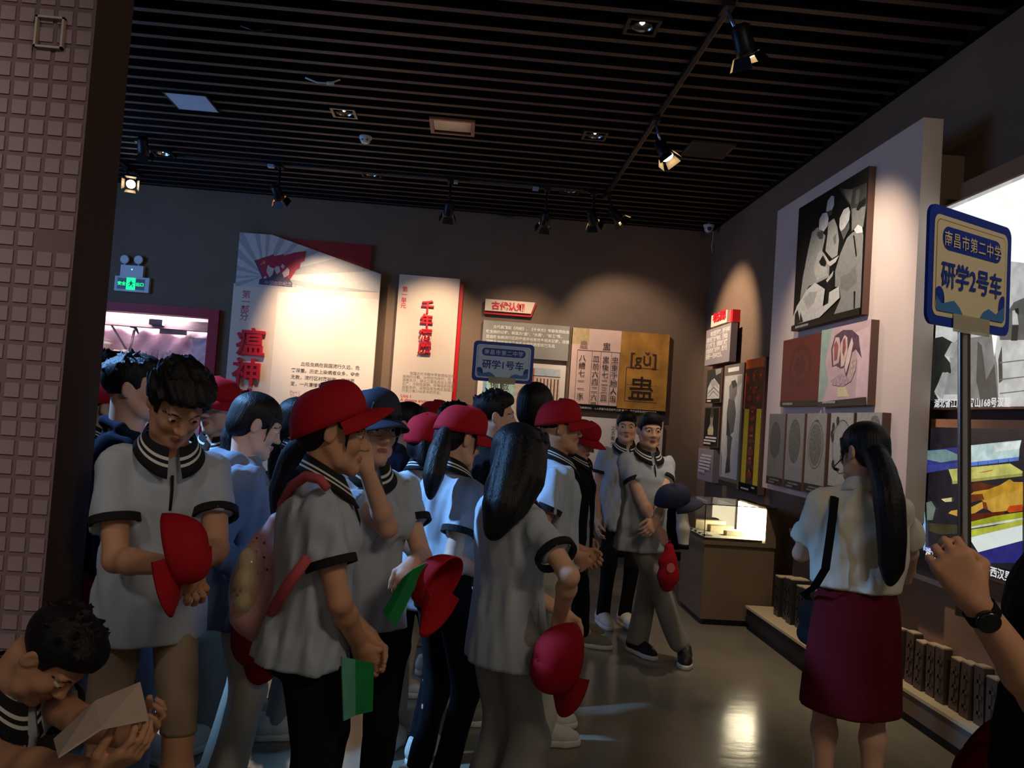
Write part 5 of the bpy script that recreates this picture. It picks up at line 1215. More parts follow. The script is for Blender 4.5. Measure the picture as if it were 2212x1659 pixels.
def person(key, top, face, label, female=False, head=(0, 0, 0), lean=0.0, hair='short', tails=(), cap=None, shirt='polo', shirt_m=None, hem=None, tuck=False,
           legs='trousers', leg_m=None, wide=.0, feet=((-.09, 0, 0), (.09, 0, 0)), shoe='white', armR=None, armL=None, skin='a', near=True, bulk=1.0,
           squat=None, glasses=False, seed=1, cap_tilt=0.0, collar=True, fit=1.0, legcut=.07, sleeve=.52, band=True, cap_big=1.0, sleeve_r=.063, hair_big=1.0):
    hs = .0057 if near else .008
    hy, hp, hr = [math.radians(v) for v in head]; face = math.radians(face); lean = math.radians(lean)
    Cw = atY(*top); topz = .146 if cap else .128
    Rw = rz(-face)                                  # person frame -> world
    H = Cw[2] if squat is None else squat['H']; zp_ = .53*H if squat is None else .3
    for it in range(6):
        zp = .53*H if squat is None else zp_
        ez = vec(0, math.sin(lean), math.cos(lean)); ey = vec(0, math.cos(lean), -math.sin(lean)); ex = vec(1, 0, 0); o = vec(0, 0, zp)
        T = (o, ex, ey, ez); tp = lambda x, y, z: o+ex*x+ey*y+ez*z
        nb = .308*H; NB = tp(0, -.012, nb)
        nd = rx(-(lean+hp*.45)) @ vec(0, .10, 1); hc = NB+unit(nd)*(H*.162-.118)
        RH = rz(-hy) @ rx(-(hp+lean*.5)) @ ry(hr); MH = to4(RH, hc)
        crown = hc+RH @ vec(0, -.012, topz); dz = Cw[2]-crown[2]
        if squat is None: H += dz*.95
        else: zp_ += dz
    root = vec(*Cw[:2], 0)-(Rw @ vec(crown[0], crown[1], 0))
    L = lambda w: Rw.T @ (np.array(w)-root)
    def tgt(a):
        if a is None: return None
        return L(atY(*a[1:])) if isinstance(a[0], str) else np.array(a, float)
    s = H/1.7; sw = (.146 if female else .163)*s*bulk; nr = (.049 if female else .056)*s**.5
    # ---- skin
    PV, PF, PM = [], [], []; nv = 0
    def addm(V, Q, mi=0):
        nonlocal nv
        PV.append(V); PF.append(Q+nv); PM.append(np.full(len(Q), mi) if np.isscalar(mi) else mi); nv += len(V)
    neck_end = RH.T @ (tp(0, -.014, nb-.055)-hc)
    V, Q, mi = head_mesh(hs, female, neck_end, nr); addm(V @ RH.T+hc, Q, mi)
    shd = {sd: tp(sd*sw, -.012, .262*H) for sd in (-1, 1)}
    arms = {}
    for sd, a in ((1, armR), (-1, armL)):
        a = a or {}
        W = tgt(a.get('w')); S = shd[sd]
        if W is None: W = tp(sd*(sw+.045), .05, -.045*H+.0)
        pole = a.get('pole', (sd*.35, -1, -.15)); pole = Rw.T @ np.array(a['wpole'], float) if 'wpole' in a else pole; E, W = ik(S, W, .168*H, .148*H, pole)
        fd = np.array(a['fd'], float) if 'fd' in a else unit(W-E)+vec(0, .1, 0); pn = np.array(a.get('pn', (-sd, .2, 0)), float)
        if 'wfd' in a: fd, pn = Rw.T @ np.array(a['wfd'], float), Rw.T @ np.array(a['wpn'], float)
        arms[sd] = (S, E, W, unit(fd), pn)
        pts = np.array([S, E, W, W+unit(fd)*.2]); f = Field(pts.min(0)-.09, pts.max(0)+.09, hs)
        ua, fa = (.040, .036) if female else (.045, .040); ua *= s*bulk; fa *= s*bulk**.5
        if shirt in ('jacket', 'hoodie'): f.cap(S, E, ua*.7, fa*.8, .01)
        else: Sm = S+(E-S)*max(sleeve-.14, .2); f.cap(S, Sm, ua*.55, ua*.8, .01); f.cap(Sm, E, ua*.98, fa*.96, .012)
        f.cap(E, E*.72+W*.28, fa*.94, fa*1.0, .015); f.cap(E*.72+W*.28, W, fa*1.0, .0255*s, .015)
        f.cap(W, W+unit(fd)*.02, .0245*s, .023*s, .012)
        hand(f, W, fd, pn, sd, a.get('curl', .5), thumb=a.get('thumb', .6), sc=a.get('sc', .98)*(1.0 if not female else .93))
        V, Q = f.mesh(); addm(V, Q)
    # hips, knees, ankles
    hipj, knees, anks = {}, {}, {}
    for sd, ft in ((-1, feet[0]), (1, feet[1])):
        fp = tgt(ft[:3]) if not isinstance(ft[0], str) else L(atZ(ft[1], ft[2], 0.0))
        fp = vec(fp[0], fp[1], 0); hipj[sd] = vec(sd*.047*H, 0, zp+.005)
        kp = (sd*.12, 1, 0.1) if squat is None else squat['pole'](sd)
        K, A = ik(hipj[sd], fp+vec(0, -.02, .085), .245*H, .245*H, kp); knees[sd], anks[sd] = K, (A, fp)
    bare = legs in ('skirt', 'shorts')
    f = Field((-.42, -.45, 0) if squat is None else (-.6, -.7, 0), (.42, .45+.0, NB[2]+.05) if squat is None else (.6, .8, NB[2]+.05), .012 if not bare else .0095)
    f.chain([o, tp(0, 0, .12*H), tp(0, -.005, .22*H), tp(0, -.012, nb-.05)], [.085*s, .08*s, .085*s, .045*s], .05); f.cap(shd[-1]*.9+shd[1]*.1-ez*.01, shd[1]*.9+shd[-1]*.1-ez*.01, .026*s, .026*s, .04)
    for sd in (-1, 1):
        A, fp = anks[sd]; q = 1.0 if bare else .6
        q2 = .72 if legs == 'shorts' else q; f.cap(hipj[sd], knees[sd], .072*s*q2, .05*s*q2, .03); f.cap(knees[sd], knees[sd]*.7+A*.3+vec(0, -.012, 0), .047*s*q, .05*s*q, .03)
        f.cap(knees[sd]*.7+A*.3+vec(0, -.012, 0), A, .05*s*q, .031*s, .03); f.cap(A, fp+vec(0, .05, .05), .03, .026, .03)
        f.cap(shd[sd], shd[sd]*.7+arms[sd][1]*.3, .022*s, .022*s, .02)
    V, Q = f.mesh(); addm(V, Q)
    me = np_mesh('person', np.concatenate(PV), np.concatenate(PF), True, np.concatenate(PM))
    po = bpy.data.objects.new('person', me); COL.objects.link(po)
    for mm in (SKIN[skin], m_lip, m_eye, m_iris, m_brow): me.materials.append(mm)
    po.location = root; po.rotation_euler = (0, 0, -face); props(po, label, 'person')
    hairp = [([p if not callable(p) else p for p in t[0]], t[1]) for t in tails]
    hairp = [([tgt(p) for p in pts], r) for pts, r in hairp]
    V, Q = hair_mesh(hs*1.05, hair, bool(cap), hairp, MH, seed); o_ = link_mesh('hair', np_mesh('hair', V, Q), po, m_hair); o_.matrix_local = Matrix(MH.tolist()) @ Matrix.Scale(hair_big, 4)
    if cap:
        add_cap(po, cap, Matrix(MH.tolist()) @ Matrix.Rotation(math.radians(cap_tilt), 4, 'X'), 1.0*cap_big)
    if glasses:
        bm = bmesh.new()
        for sx in (-1, 1):
            add_tube(bm, [(sx*.033+.024*math.cos(t), .1, .002+.019*math.sin(t)) for t in np.linspace(0, 2*math.pi, 20)], .0014, 6, caps=False)
            add_tube(bm, [(sx*.057, .1, .006), (sx*.074, .06, .008), (sx*.08, -.01, .006)], .0016, 6)
        add_tube(bm, [(-.009, .1, .004), (.009, .1, .004)], .0014, 6)
        g_ = bm_obj('glasses', bm, mat('glasses_wire', (150, 140, 130), .25, metal=.9), po); g_.matrix_local = Matrix(MH.tolist())
    # ---- top garment
    ch = (.0100 if near else .0135)
    if shirt:
        long_ = shirt in ('jacket', 'hoodie'); pad = .012 if long_ else 0.0
        sm = shirt_m or {'polo': m_polo, 'jacket': m_blackcloth, 'hoodie': m_hood, 'blouse': m_shirtw, 'tee': m_blackcloth}[shirt]
        he = (hem if hem is not None else (.46*H if tuck or squat is not None else .44*H))
        hl = (he-zp)/max(math.cos(lean), .5) if squat is None else -.07
        if tuck: hl = .055*H
        zs = [hl-.03, hl, .06*H, .13*H, .20*H, .24*H, .268*H, .29*H, .31*H]
        fw = (.160 if female else .172)*s*bulk*fit+pad
        ws = [fw*1.06, fw*1.06, fw*1.0, fw*.94, fw*.97, fw*.95, fw*.78, fw*.50, fw*.37]
        dp = (.112 if female else .118)*s*bulk*fit+pad
        ds = [dp*1.14, dp*1.14, dp*1.05, dp*.95, dp*1.03, dp*.93, dp*.74, dp*.58, dp*.5]
        yc = [0, 0, .004, .006, .006, -.004, -.012, -.014, -.014]
        if tuck: ws[0] = ws[1] = fw*.86; ds[0] = ds[1] = dp*.9; ws[2] = fw*.95
        allp = np.array([tp(a*.30, b*.22, c) for a in (-1, 1) for b in (-1, 1) for c in (hl, nb+.03)]+[arms[sd][1] for sd in (-1, 1)]+([arms[sd][2] for sd in (-1, 1)] if long_ else []))
        f = Field(allp.min(0)-.09, allp.max(0)+.09, ch)
        f.loft(T, zs, ws, ds, yc, .02)
        if female: 
            for sx in (-1, 1): f.ell(tp(sx*.06, .075, .195*H), (.06, .055, .06), .05)
        cuts = []
        for sd in (-1, 1):
            S, E, W = arms[sd][:3]
            f.cap(tp(sd*.04, -.016, nb-.040), S+ez*.004, .040*s+pad*.7, .047*s+pad*.7, .03)
            if long_:
                f.cap(S, E, .058*s+pad*.5, .052*s+pad*.5, .03); f.capcut(E, W+unit(W-E)*.05, .052*s+pad*.5, .040*s, .015, W, unit(W-E)); cuts.append((W, unit(W-E), sd))
            else:
                en = S+(E-S)*sleeve; ax = unit(E-S); f.capcut(S, en+ax*.06, .053*s*bulk, sleeve_r*s*bulk**.5, .028, en, ax); cuts.append((en, ax, sd))
        f.wob(.012, 24, seed*3+1, (1, 1, .5)); f.wob(.016, 62, seed*3+2, (1.0, 1.0, .28)); f.wob(.007, 130, seed*3+4, (1, 1, .34))
        if squat is None: f.plane(tp(0, 0, hl), -ez, tp(-.4, -.4, hl-.15), tp(.4, .4, hl+.02))
        if shirt == 'hoodie':
            f.chain([tp(-.07, .05, nb-.04), tp(-.085, -.05, nb-.005), tp(0, -.11, nb-.01), tp(.085, -.05, nb-.005), tp(.07, .05, nb-.04)], [.02, .034, .042, .034, .02], .02)
        if shirt == 'jacket':
            f.cap(tp(0, .16, -.1), tp(0, .17, nb-.02), .075, .05, .01, mode='s')
            f.chain([tp(-.05, .05, nb-.05), tp(-.07, -.01, nb+.012), tp(0, -.085, nb+.03), tp(.07, -.01, nb+.012), tp(.05, .05, nb-.05)], [.014, .018, .02, .018, .014], .012)
        nm = {'polo': 'polo_shirt', 'jacket': 'jacket', 'hoodie': 'hooded_jacket', 'blouse': 'shirt', 'tee': 'shirt'}[shirt]
        V, Q = f.mesh(); sh = link_mesh(nm, np_mesh(nm, V, Q), po, sm)
        if shirt == 'jacket':      # polo under the open jacket
            f = Field(allp.min(0)-.02, allp.max(0)+.05, .012); f.loft(T, zs, [w_*.86 for w_ in ws], [d_*.84 for d_ in ds], yc, .02); V, Q = f.mesh(); link_mesh('polo_shirt', np_mesh('polo_shirt', V, Q), po, m_polo)
        if collar and shirt in ('polo', 'jacket'):
            V, F_, mi = collar_mesh(T, nb+.006, nr+.006, female); c_ = link_mesh('collar', np_mesh('collar', V, F_, True, mi), sh, [m_polocol, m_stripe])
            bm = bmesh.new(); PT = [tp(0, dp*.93*q, z_) for q, z_ in ((.86, .262*H), (1.04, .235*H), (1.09, .20*H))]
            add_tube(bm, [PT[0]+ey*.004, PT[1]+ey*.003, PT[2]+ey*.002], .0045, 6); bm_obj('placket', bm, m_polocol, sh)
        if shirt == 'blouse':
            V, F_, mi = collar_mesh(T, nb-.012, nr+.008, female, .5, 1.1); link_mesh('collar', np_mesh('collar', V, F_, True), sh, sm)
        if band and shirt == 'polo':
            for c_, ax, sd in cuts:
                V, F_ = ring_mesh(np.array(c_)-ax*.006, ax, sleeve_r*s*bulk**.5+.0055, .024); link_mesh('sleeve_band', np_mesh('sleeve_band', V, F_, False), sh, m_polocol)
    # ---- lower garment
    lm = leg_m or m_blackcloth
    hw = (.146 if female else .142)*s*bulk
    f = Field(np.minimum(vec(-.36, -.34, .0), np.array([knees[1], knees[-1], anks[1][0], anks[-1][0]]).min(0)-.16), np.maximum(vec(.36, .36, zp+.22), np.array([knees[1], knees[-1], anks[1][0], anks[-1][0]]).max(0)+.16), ch*1.15)
    if legs == 'skirt':
        f.loft((vec(0, 0, 0), vec(1, 0, 0), vec(0, 1, 0), vec(0, 0, 1)), [legcut-.02, legcut, .38*H, .50*H, .555*H, .605*H], [.205*s, .205*s, .195*s, .176*s, .165*s, .142*s], [.165*s, .165*s, .15*s, .132*s, .12*s, .105*s], [.0, .0, .0, -.008, -.004, 0], .01, zmin=legcut)
        f.wob(.005, 24, seed+5, (1, 1, .3)); nm = 'skirt'
    else:
        f.loft(T, [-.045*H, 0, .05*H, .09*H], [hw*.98, hw, hw*.98, hw*.9], [.112*s*bulk, .115*s*bulk, .105*s*bulk, .098*s*bulk], [-.005, -.008, -.002, 0], .03)
        for sd in (-1, 1):
            K, (A, fp) = knees[sd], anks[sd]; hp_ = hipj[sd]
            f.cap(hp_+vec(0, 0, -.02), K, .077*s*bulk, (.060+.35*wide)*s, .035)
            if legs == 'trousers': f.cap(K, A+vec(0, .005, -.03), (.060+.4*wide)*s, (.052+wide)*s, .025)
        cutz = legcut if legs == 'trousers' else min(knees[1][2], knees[-1][2])+.02
        f.wob(.010, 22, seed+7, (1, 1, .4)); f.wob(.009, 58, seed+8, (1, 1, .25))
        if squat is None or legs == 'trousers': f.plane((0, 0, cutz), (0, 0, -1))
        nm = 'trousers' if legs == 'trousers' else 'shorts'
    V, Q = f.mesh(); link_mesh(nm, np_mesh(nm, V, Q), po, lm)
    # ---- shoes
    for sd, ft in ((-1, feet[0]), (1, feet[1])):
        A, fp = anks[sd]; up, so = shoe_meshes(shoe); yaw = math.radians(ft[3] if len(ft) > 3 else 0)
        o1 = bpy.data.objects.new('shoe', up); COL.objects.link(o1); o1.parent = po; o1.location = (fp[0], fp[1], 0); o1.rotation_euler = (0, 0, -yaw)
        o2 = bpy.data.objects.new('sole', so); COL.objects.link(o2); o2.parent = o1
    PEOPLE[key] = dict(root=root, R=Rw, H=H, tp=tp, hc=hc, RH=RH, arms=arms, L=L, obj=po, s=s, W=lambda p: Rw @ np.array(p)+root, sh=shd, nb=nb, zp=zp)
    return PEOPLE[key]
# ================================================================ the visitors
GRP = None
W_ = lambda x, y, Y: ('w', x, y, Y)
F_ = lambda x, y, yaw=0: ('f', x, y, yaw)
person('p1', (205, 1350, 2.1), 98, 'boy crouching at bottom left, head bent over an open booklet', head=(0, 46, 0), lean=24, hair='short', skin='b',
       squat=dict(H=1.68, pole=lambda sd: (sd*.35, 1, .9)), feet=((-.13, .10, 0), (.13, .10, 0)), leg_m=m_blackcloth,
       armR=dict(w=W_(205, 1668, 1.72), pole=(.6, -.4, -1), fd=(0, .8, .5), pn=(-.3, .3, .9), curl=.5), armL=dict(w=W_(285, 1600, 1.92), pole=(-.6, -.4, -1), fd=(.2, .8, .4), pn=(.6, 0, .8), curl=.6), seed=31)
person('p2', (410, 797, 2.45), 148, 'tall curly haired boy bowing his head, red cap held at his waist', head=(-6, 38, 0), lean=8, hair='curly', skin='b', wide=.0, leg_m=m_khaki, legs='shorts',
       armR=dict(w=W_(372, 1222, 2.30), pole=(.5, -1, -.3), fd=(-.6, .4, -.6), pn=(0, -.7, -.6), curl=.7), armL=dict(w=W_(436, 1212, 2.28), pole=(-.5, -1, -.3), fd=(.6, .3, -.6), pn=(0, -.6, -.7), curl=.7), seed=2, feet=((-.1, .18, 0), (.1, -.14, 0)), sleeve=.6, fit=1.0, sleeve_r=.07, bulk=.92, hem=.80)
person('p3', (288, 763, 3.0), 82, 'short haired boy in navy jacket looking right, beside the tiled wall end', head=(-4, 0, 0), shirt='jacket', shirt_m=m_navy, collar=False, leg_m=m_bluej, near=True,
       armR=dict(w=W_(196, 1225, 2.9), pole=(.3, -1, 0)), feet=((-.1, .1, 0), F_(308, 1640, 20)), seed=3)
person('p4', (232, 812, 3.8), 70, 'student in red cap peeping out between the tiled wall end and a navy jacket', cap='red', near=False, seed=4, leg_m=m_greycloth)
person('p4b', (236, 757, 4.4), 100, 'dark haired student farthest left, mostly behind the navy jacketed boy', near=False, seed=5, shirt='jacket', leg_m=m_greycloth)
person('p5', (478, 811, 3.8), 192, 'student in red cap facing the camera below the red framed diorama', head=(12, 6, 0), cap='red', near=True, leg_m=m_greycloth, wide=.035, feet=((-.09, .05, 0), F_(455, 1600, 10)), seed=6)
person('p6', (522, 846, 4.5), 92, 'dark haired student with striped collar behind the girl in grey hoodie', near=False, seed=7, leg_m=m_blackcloth)
person('p7', (577, 850, 3.2), 72, 'girl in grey hooded jacket with dark hair tied back, looking down', female=True, head=(-4, 20, 0), hair='tied', shirt='hoodie', collar=False, leg_m=m_creamcloth, wide=.03,
       tails=[([W_(530, 905, 3.24), W_(512, 950, 3.24), W_(500, 1015, 3.2)], [.06, .065, .035])], armR=dict(w=W_(566, 1270, 3.05), pole=(.3, -1, 0)), seed=8)
person('p8', (648, 856, 3.9), 78, 'girl with black ponytail half hidden behind the nearest red cap', female=True, hair='tied', tails=[([W_(625, 905, 4.0), W_(600, 950, 4.0), W_(590, 1030, 3.95)], [.04, .045, .025])], near=False, seed=9, leg_m=m_greycloth)
P9 = person('p9', (737, 829, 2.45), 78, 'girl in red cap nearest the camera, with pink backpack and clasped hands', female=True, head=(4, 7, 0), lean=3, hair='tied', cap='red', cap_tilt=25, cap_big=1.07, hem=.80, fit=1.13, sleeve=.62, sleeve_r=.072, wide=.03,
       tails=[([W_(668, 950, 2.52), W_(640, 985, 2.57), W_(615, 1060, 2.62), W_(604, 1130, 2.6)], [.035, .05, .05, .02])], skin='b', seed=10,
       armR=dict(w=W_(776, 1392, 2.42), wpole=(.15, -1, -.3), fd=(-.25, .45, -.85), pn=(-.8, .1, .3), curl=.45), armL=dict(w=W_(797, 1374, 2.48), pole=(-.3, -1, 0), fd=(.35, .2, -.9), pn=(.8, -.3, .2), curl=.7))
P10 = person('p10', (812, 834, 2.85), 150, 'girl with glasses in dark navy cap, hand raised to her cheek', female=True, head=(-6, 5, 0), hair='bangs', cap='navy', glasses=True, seed=11, fit=1.1,
       armR=dict(w=W_(790, 1012, 2.58), wpole=(1, -.4, -.6), fd=(.35, .1, .9), pn=(-.1, -1, .1), curl=.5), armL=dict(w=W_(893, 1215, 2.6), pole=(-.6, -.8, -.2), fd=(.5, .5, -.6), pn=(0, -.4, -.9), curl=.9), hem=.79, sleeve_r=.07)
person('p11', (884, 866, 4.4), 105, 'girl with long dark hair behind the girl with glasses, in cream trousers', female=True, hair='long', shirt='jacket', shirt_m=m_navy, collar=False, leg_m=m_creamcloth, wide=.05, legcut=.03, shoe='white', feet=((-.08, 0, 0), F_(842, 1575, 0)),
       tails=[([W_(868, 920, 4.47), W_(865, 1000, 4.5)], [.06, .05])], near=False, seed=12)
person('p12', (921, 889, 3.68), 22, 'student seen from behind in a red cap, just left of the long ponytail girl', female=True, hair='tied', cap='red', near=False, seed=13, tails=[([W_(915, 960, 3.61), W_(917, 1000, 3.58)], [.04, .03])])
person('p13', (937, 862, 5.5), 84, 'student in the farthest red cap below the narrow title panel', cap='red', near=False, seed=14)
person('p13b', (983, 868, 4.75), 70, 'dark haired student between the farthest red cap and the ponytail girl', near=False, seed=15, shirt='jacket')
person('p14', (1010, 872, 3.3), 55, 'girl in red cap with long ponytail hanging over her polo tucked into black trousers', female=True, head=(2, 16, 0), hair='tied', cap='red', tuck=True, seed=16, fit=1.1,
       tails=[([W_(968, 925, 3.22), W_(948, 975, 3.16), W_(935, 1030, 3.1), W_(930, 1075, 3.1)], [.022, .042, .04, .008])], sleeve=.62, sleeve_r=.07,
       armR=dict(w=W_(1040, 1240, 3.25), pole=(.4, -1, 0)), armL=dict(w=(-.19, .10, .84), pole=(-.3, -1, -.2)))
person('p15', (1068, 843, 4.0), 84, 'bare headed boy looking right just below the blue bus sign', near=True, seed=17, shirt='jacket', leg_m=m_greycloth, shoe='grey', feet=((-.09, 0, 0), F_(1032, 1560, 0)))
person('p16', (1158, 836, 4.4), 14, 'tall person with big round dark hair seen from behind, holding the blue bus sign', female=True, hair='long', hair_big=1.25, near=False, seed=18, shirt='jacket', bulk=1.0, armL=dict(w=W_(1092, 1075, 4.3), pole=(-.8, -.4, -.6), fd=(0, .4, .9), pn=(.8, .5, 0), curl=1.1))
P17 = person('p17', (1126, 911, 2.85), 58, 'girl with long loose black hair in untucked pale polo and grey trousers', female=True, head=(-6, 4, 0), hair='long', leg_m=m_greycloth, wide=.045, hem=.70, fit=1.12, sleeve=.66, sleeve_r=.074, seed=19,
       tails=[([W_(1122, 965, 2.80), W_(1105, 1040, 2.72), W_(1085, 1100, 2.66), W_(1066, 1150, 2.64)], [.075, .078, .068, .03]), ([W_(1140, 970, 2.8), W_(1138, 1040, 2.74), W_(1120, 1110, 2.68)], [.07, .062, .02]), ([W_(1100, 990, 2.9), W_(1075, 1060, 2.8), W_(1058, 1125, 2.72)], [.05, .05, .02])],
       armR=dict(w=W_(1208, 1335, 2.70), wpole=(.4, -.8, -.4), fd=(-.2, .3, -.9), pn=(-.9, .1, -.1), curl=.55), armL=dict(w=W_(1214, 1322, 2.82), pole=(-.6, -.6, -.3), fd=(.3, .4, -.9), pn=(.6, -.5, -.3), curl=.8))
person('p18', (1207, 859, 3.85), 84, 'boy in red cap in profile facing right with hands clasped in front', cap='red', hem=.86, leg_m=m_creamcloth, wide=.02, seed=20, fit=1.05, sleeve=.6, skin='b', sleeve_r=.068,
       feet=(F_(1172, 1572, -4), F_(1172, 1607, 4)), armR=dict(w=W_(1246, 1200, 3.74), pole=(.3, -1, -.3), fd=(-.35, .6, -.6), pn=(-.7, -.3, .3), curl=.9), armL=dict(w=W_(1256, 1190, 3.9), pole=(-.4, -1, -.3), fd=(.4, .6, -.5), pn=(.7, -.3, .3), curl=.9))
person('p19', (1276, 907, 5.35), 118, 'student in red cap bowing the head, open black jacket over pale shirt', head=(8, 26, 0), cap='red', shirt='jacket', seed=21, near=True, shoe='grey', feet=(F_(1252, 1372, -15), F_(1266, 1396, -10)))
person('p20', (1356, 886, 6.2), 172, 'boy with short dark hair behind the grey trousered boy, polo with striped collar', hair='fringe', head=(18, 4, 0), near=True, seed=22)
person('p21', (1405, 889, 5.35), 164, 'boy with crossed wrists at right end of group, grey trousers, red pouch in hand', hair='fringe', head=(10, 3, 0), leg_m=m_greycloth, wide=.02, seed=23, shoe='black', feet=(F_(1378, 1412, -12), F_(1478, 1432, 30)),
       armR=dict(w=W_(1426, 1150, 5.08), pole=(.9, -.4, -.4), fd=(-.4, .5, -.7), pn=(-.5, -.5, -.3), curl=.8), armL=dict(w=W_(1416, 1135, 5.02), pole=(-.9, -.4, -.4), fd=(.7, .4, -.5), pn=(.4, -.6, -.4), curl=.6), fit=1.08)
P22 = person('p22', (1868, 908, 3.2), 20, 'guide seen from behind in ivory shirt and burgundy skirt with a very long ponytail', female=True, head=(-42, 6, 0), hair='tied', shirt='blouse', tuck=True, legs='skirt', leg_m=m_skirt, legcut=.475, seed=24, skin='a', sleeve=.72, sleeve_r=.078, fit=1.12, bulk=1.04, shoe='black',
       tails=[([W_(1893, 985, 3.1), W_(1908, 1020, 3.04), W_(1922, 1080, 2.98), W_(1928, 1160, 2.96), W_(1926, 1225, 2.97), W_(1922, 1258, 2.98)], [.045, .05, .056, .052, .045, .012])],
       armL=dict(w=W_(1800, 1180, 3.5), pole=(-.7, -.45, -.6)), armR=dict(w=W_(1965, 1235, 3.48), pole=(.8, -.5, -.4)))
bm = bmesh.new()
add_tube(bm, [(-.086, -.005, .03), (-.088, .03, -.03), (-.07, .09, -.062), (-.03, .118, -.07)], .0025, 6); add_tube(bm, [(-.04, .115, -.07), (-.015, .122, -.072)], [.006, .008], 8)
add_tube(bm, [(-.086, -.005, .03), (-.05, -.07, .06), (0, -.118, .02), (.05, -.08, .05), (.088, -.005, .03)], .0025, 6)
hm = bm_obj('headset_microphone', bm, m_metal, P22['obj']); hm.matrix_local = Matrix(to4(P22['RH'], P22['hc']).tolist())
P23 = person('p23', (2352, 880, 1.66), -66, 'person at the right edge in black, fist round the pole of the second sign', head=(42, 0, 0), shirt='tee', shirt_m=m_blackcloth, collar=False, band=False, seed=25, sleeve=.86, sleeve_r=.085, skin='b', fit=1.12,
       armL=dict(w=W_(2102, 1296, 1.455), wpole=(-.15, -.1, -1), wfd=(-.5, .05, .8), wpn=(.25, .95, .15), curl=1.25, thumb=1.3, sc=1.0), armR=dict(w=W_(2200, 1640, 1.95), pole=(.4, -1, 0)))
wa = P23['arms'][-1]; ax = unit(wa[2]-wa[1]); wc = wa[2]-ax*.03
V, Q = ring_mesh(wc, ax, .031, .022, th=.002); wt = link_mesh('wrist_watch', np_mesh('wrist_watch', V, Q), P23['obj'], m_blackcloth)
n_ = unit(np.cross(ax, vec(1, 0, 0))); n_ = unit(P23['L'](vec(P23['W'](wc)[0]-.3, P23['W'](wc)[1]-.6, P23['W'](wc)[2]))-wc); n_ = unit(n_-ax*(n_@ax))
bm = bmesh.new(); add_tube(bm, [wc+n_*.028, wc+n_*.038, wc+n_*.041], [.021, .021, .018], 20); fo_ = bm_obj('watch_face', bm, [mat('watch_dark', (20, 22, 24), .15, spec=.8)], wt)
# ================================================================ things they hold or wear on top
def mat4(origin, xax, yax):
    x = unit(xax); y = unit(np.array(yax)-x*(np.array(yax)@x)); z = np.cross(x, y); M = np.eye(4); M[:3, 0], M[:3, 1], M[:3, 2], M[:3, 3] = x, y, z, origin
    return Matrix(M.tolist())
def held_cap(px_, py_, Y, up, fwd, kind, label, big=1.0, anchor=(0, 0, .06)):
    """a baseball cap lying in a hand: up = crown direction, fwd = brim direction (world)"""
    u = unit(up); f = unit(np.array(fwd, float)-u*(np.array(fwd)@u)); r = np.cross(f, u)
    R = np.stack([r, f, u], 1); p = atY(px_, py_, Y)-R @ np.array(anchor)
    e = empty('baseball_cap', (0, 0, 0), label, 'cap', 'caps held in hands'); e.matrix_world = Matrix(to4(R, p).tolist())
    c, b, t = cap_meshes(kind, big)
    for nm, me in (('crown', c), ('brim', b), ('button', t)):
        k = bpy.data.objects.new(nm, me); COL.objects.link(k); k.parent = e
        if nm == 'crown': so = k.modifiers.new('thickness', 'SOLIDIFY'); so.thickness = .003; so.offset = -1
    return e
held_cap(402, 1190, 2.14, (.97, .1, .1), (-.1, -.2, -1), 'red', 'red cap held against the tall curly haired boy\'s waist', .82)
held_cap(203, 1290, 2.86, (.3, -.9, -.2), (0, 0, -1), 'red', 'red cap dangling from the navy jacketed boy\'s hand by the tiled wall', .9)
held_cap(552, 1375, 3.0, (-.2, -1, 0), (0.05, 0, -1), 'red', 'dark looking red cap hanging beside the grey hoodie girl, behind the backpack')
held_cap(936, 1258, 2.56, (-.75, .55, .15), (.6, -.55, -.5), 'red', 'bright red cap held beside the green booklet in the crowd\'s middle', .82)
held_cap(1203, 1428, 2.62, (-.92, -.38, 0), (.05, .1, -1), 'red', 'red cap hanging from the long haired girl\'s hand', 1.0)
held_cap(1455, 1072, 4.98, (-.1, -.35, .9), (.95, -.25, -.1), 'navy', 'navy blue cap resting on the forearm of the boy with crossed wrists')
held_cap(2138, 1672, 1.9, (.55, .75, -.2), (.5, .1, .7), 'red', 'red cap with dark inside at the bottom right corner', .8, (0, 0, .03))
def booklet(c4, label, m_front, m_side=None, th=.004, fold=None):
    """thin folded booklet: c4 = four world corners"""
    e = empty('booklet', (0, 0, 0), label, 'booklet'); C = [np.array(c) for c in c4]; n = unit(np.cross(C[1]-C[0], C[3]-C[0]))
    for k in range(2):
        a, b = (0, .5) if k == 0 else (.5, 1)
        q = [C[0]+(C[1]-C[0])*a, C[0]+(C[1]-C[0])*b, C[3]+(C[2]-C[3])*b, C[3]+(C[2]-C[3])*a]
        s_ = (fold or .012)
        q = [p+n*(s_ if abs((a if i in (0, 3) else b)-.5) < .01 else 0) for i, p in enumerate(q)]
        bm = bmesh.new(); A = [bm.verts.new(p) for p in q]; B = [bm.verts.new(p-n*th) for p in q]
        bm.faces.new(A); bm.faces.new(B[::-1])
        for i in range(4): bm.faces.new((A[i], B[i], B[(i+1) % 4], A[(i+1) % 4]))
        bm_obj('cover' if k == 0 else 'page', bm, m_front if k == 0 or m_side is None else m_side, e)
    return e
m_green = mat('green_cover', (24, 128, 66), .5, noise=.15, nscale=18); m_greenl = mat('pale_green_cover', (98, 168, 142), .5, noise=.12, nscale=18)
m_page = mat('booklet_page', (196, 176, 158), .7, noise=.06, nscale=30)
booklet([atY(736, 1418, 2.26), atY(806, 1432, 2.36), atY(803, 1536, 2.36), atY(741, 1557, 2.26)], 'green booklet hanging from the clasped hands of the nearest girl', m_greenl, m_green)
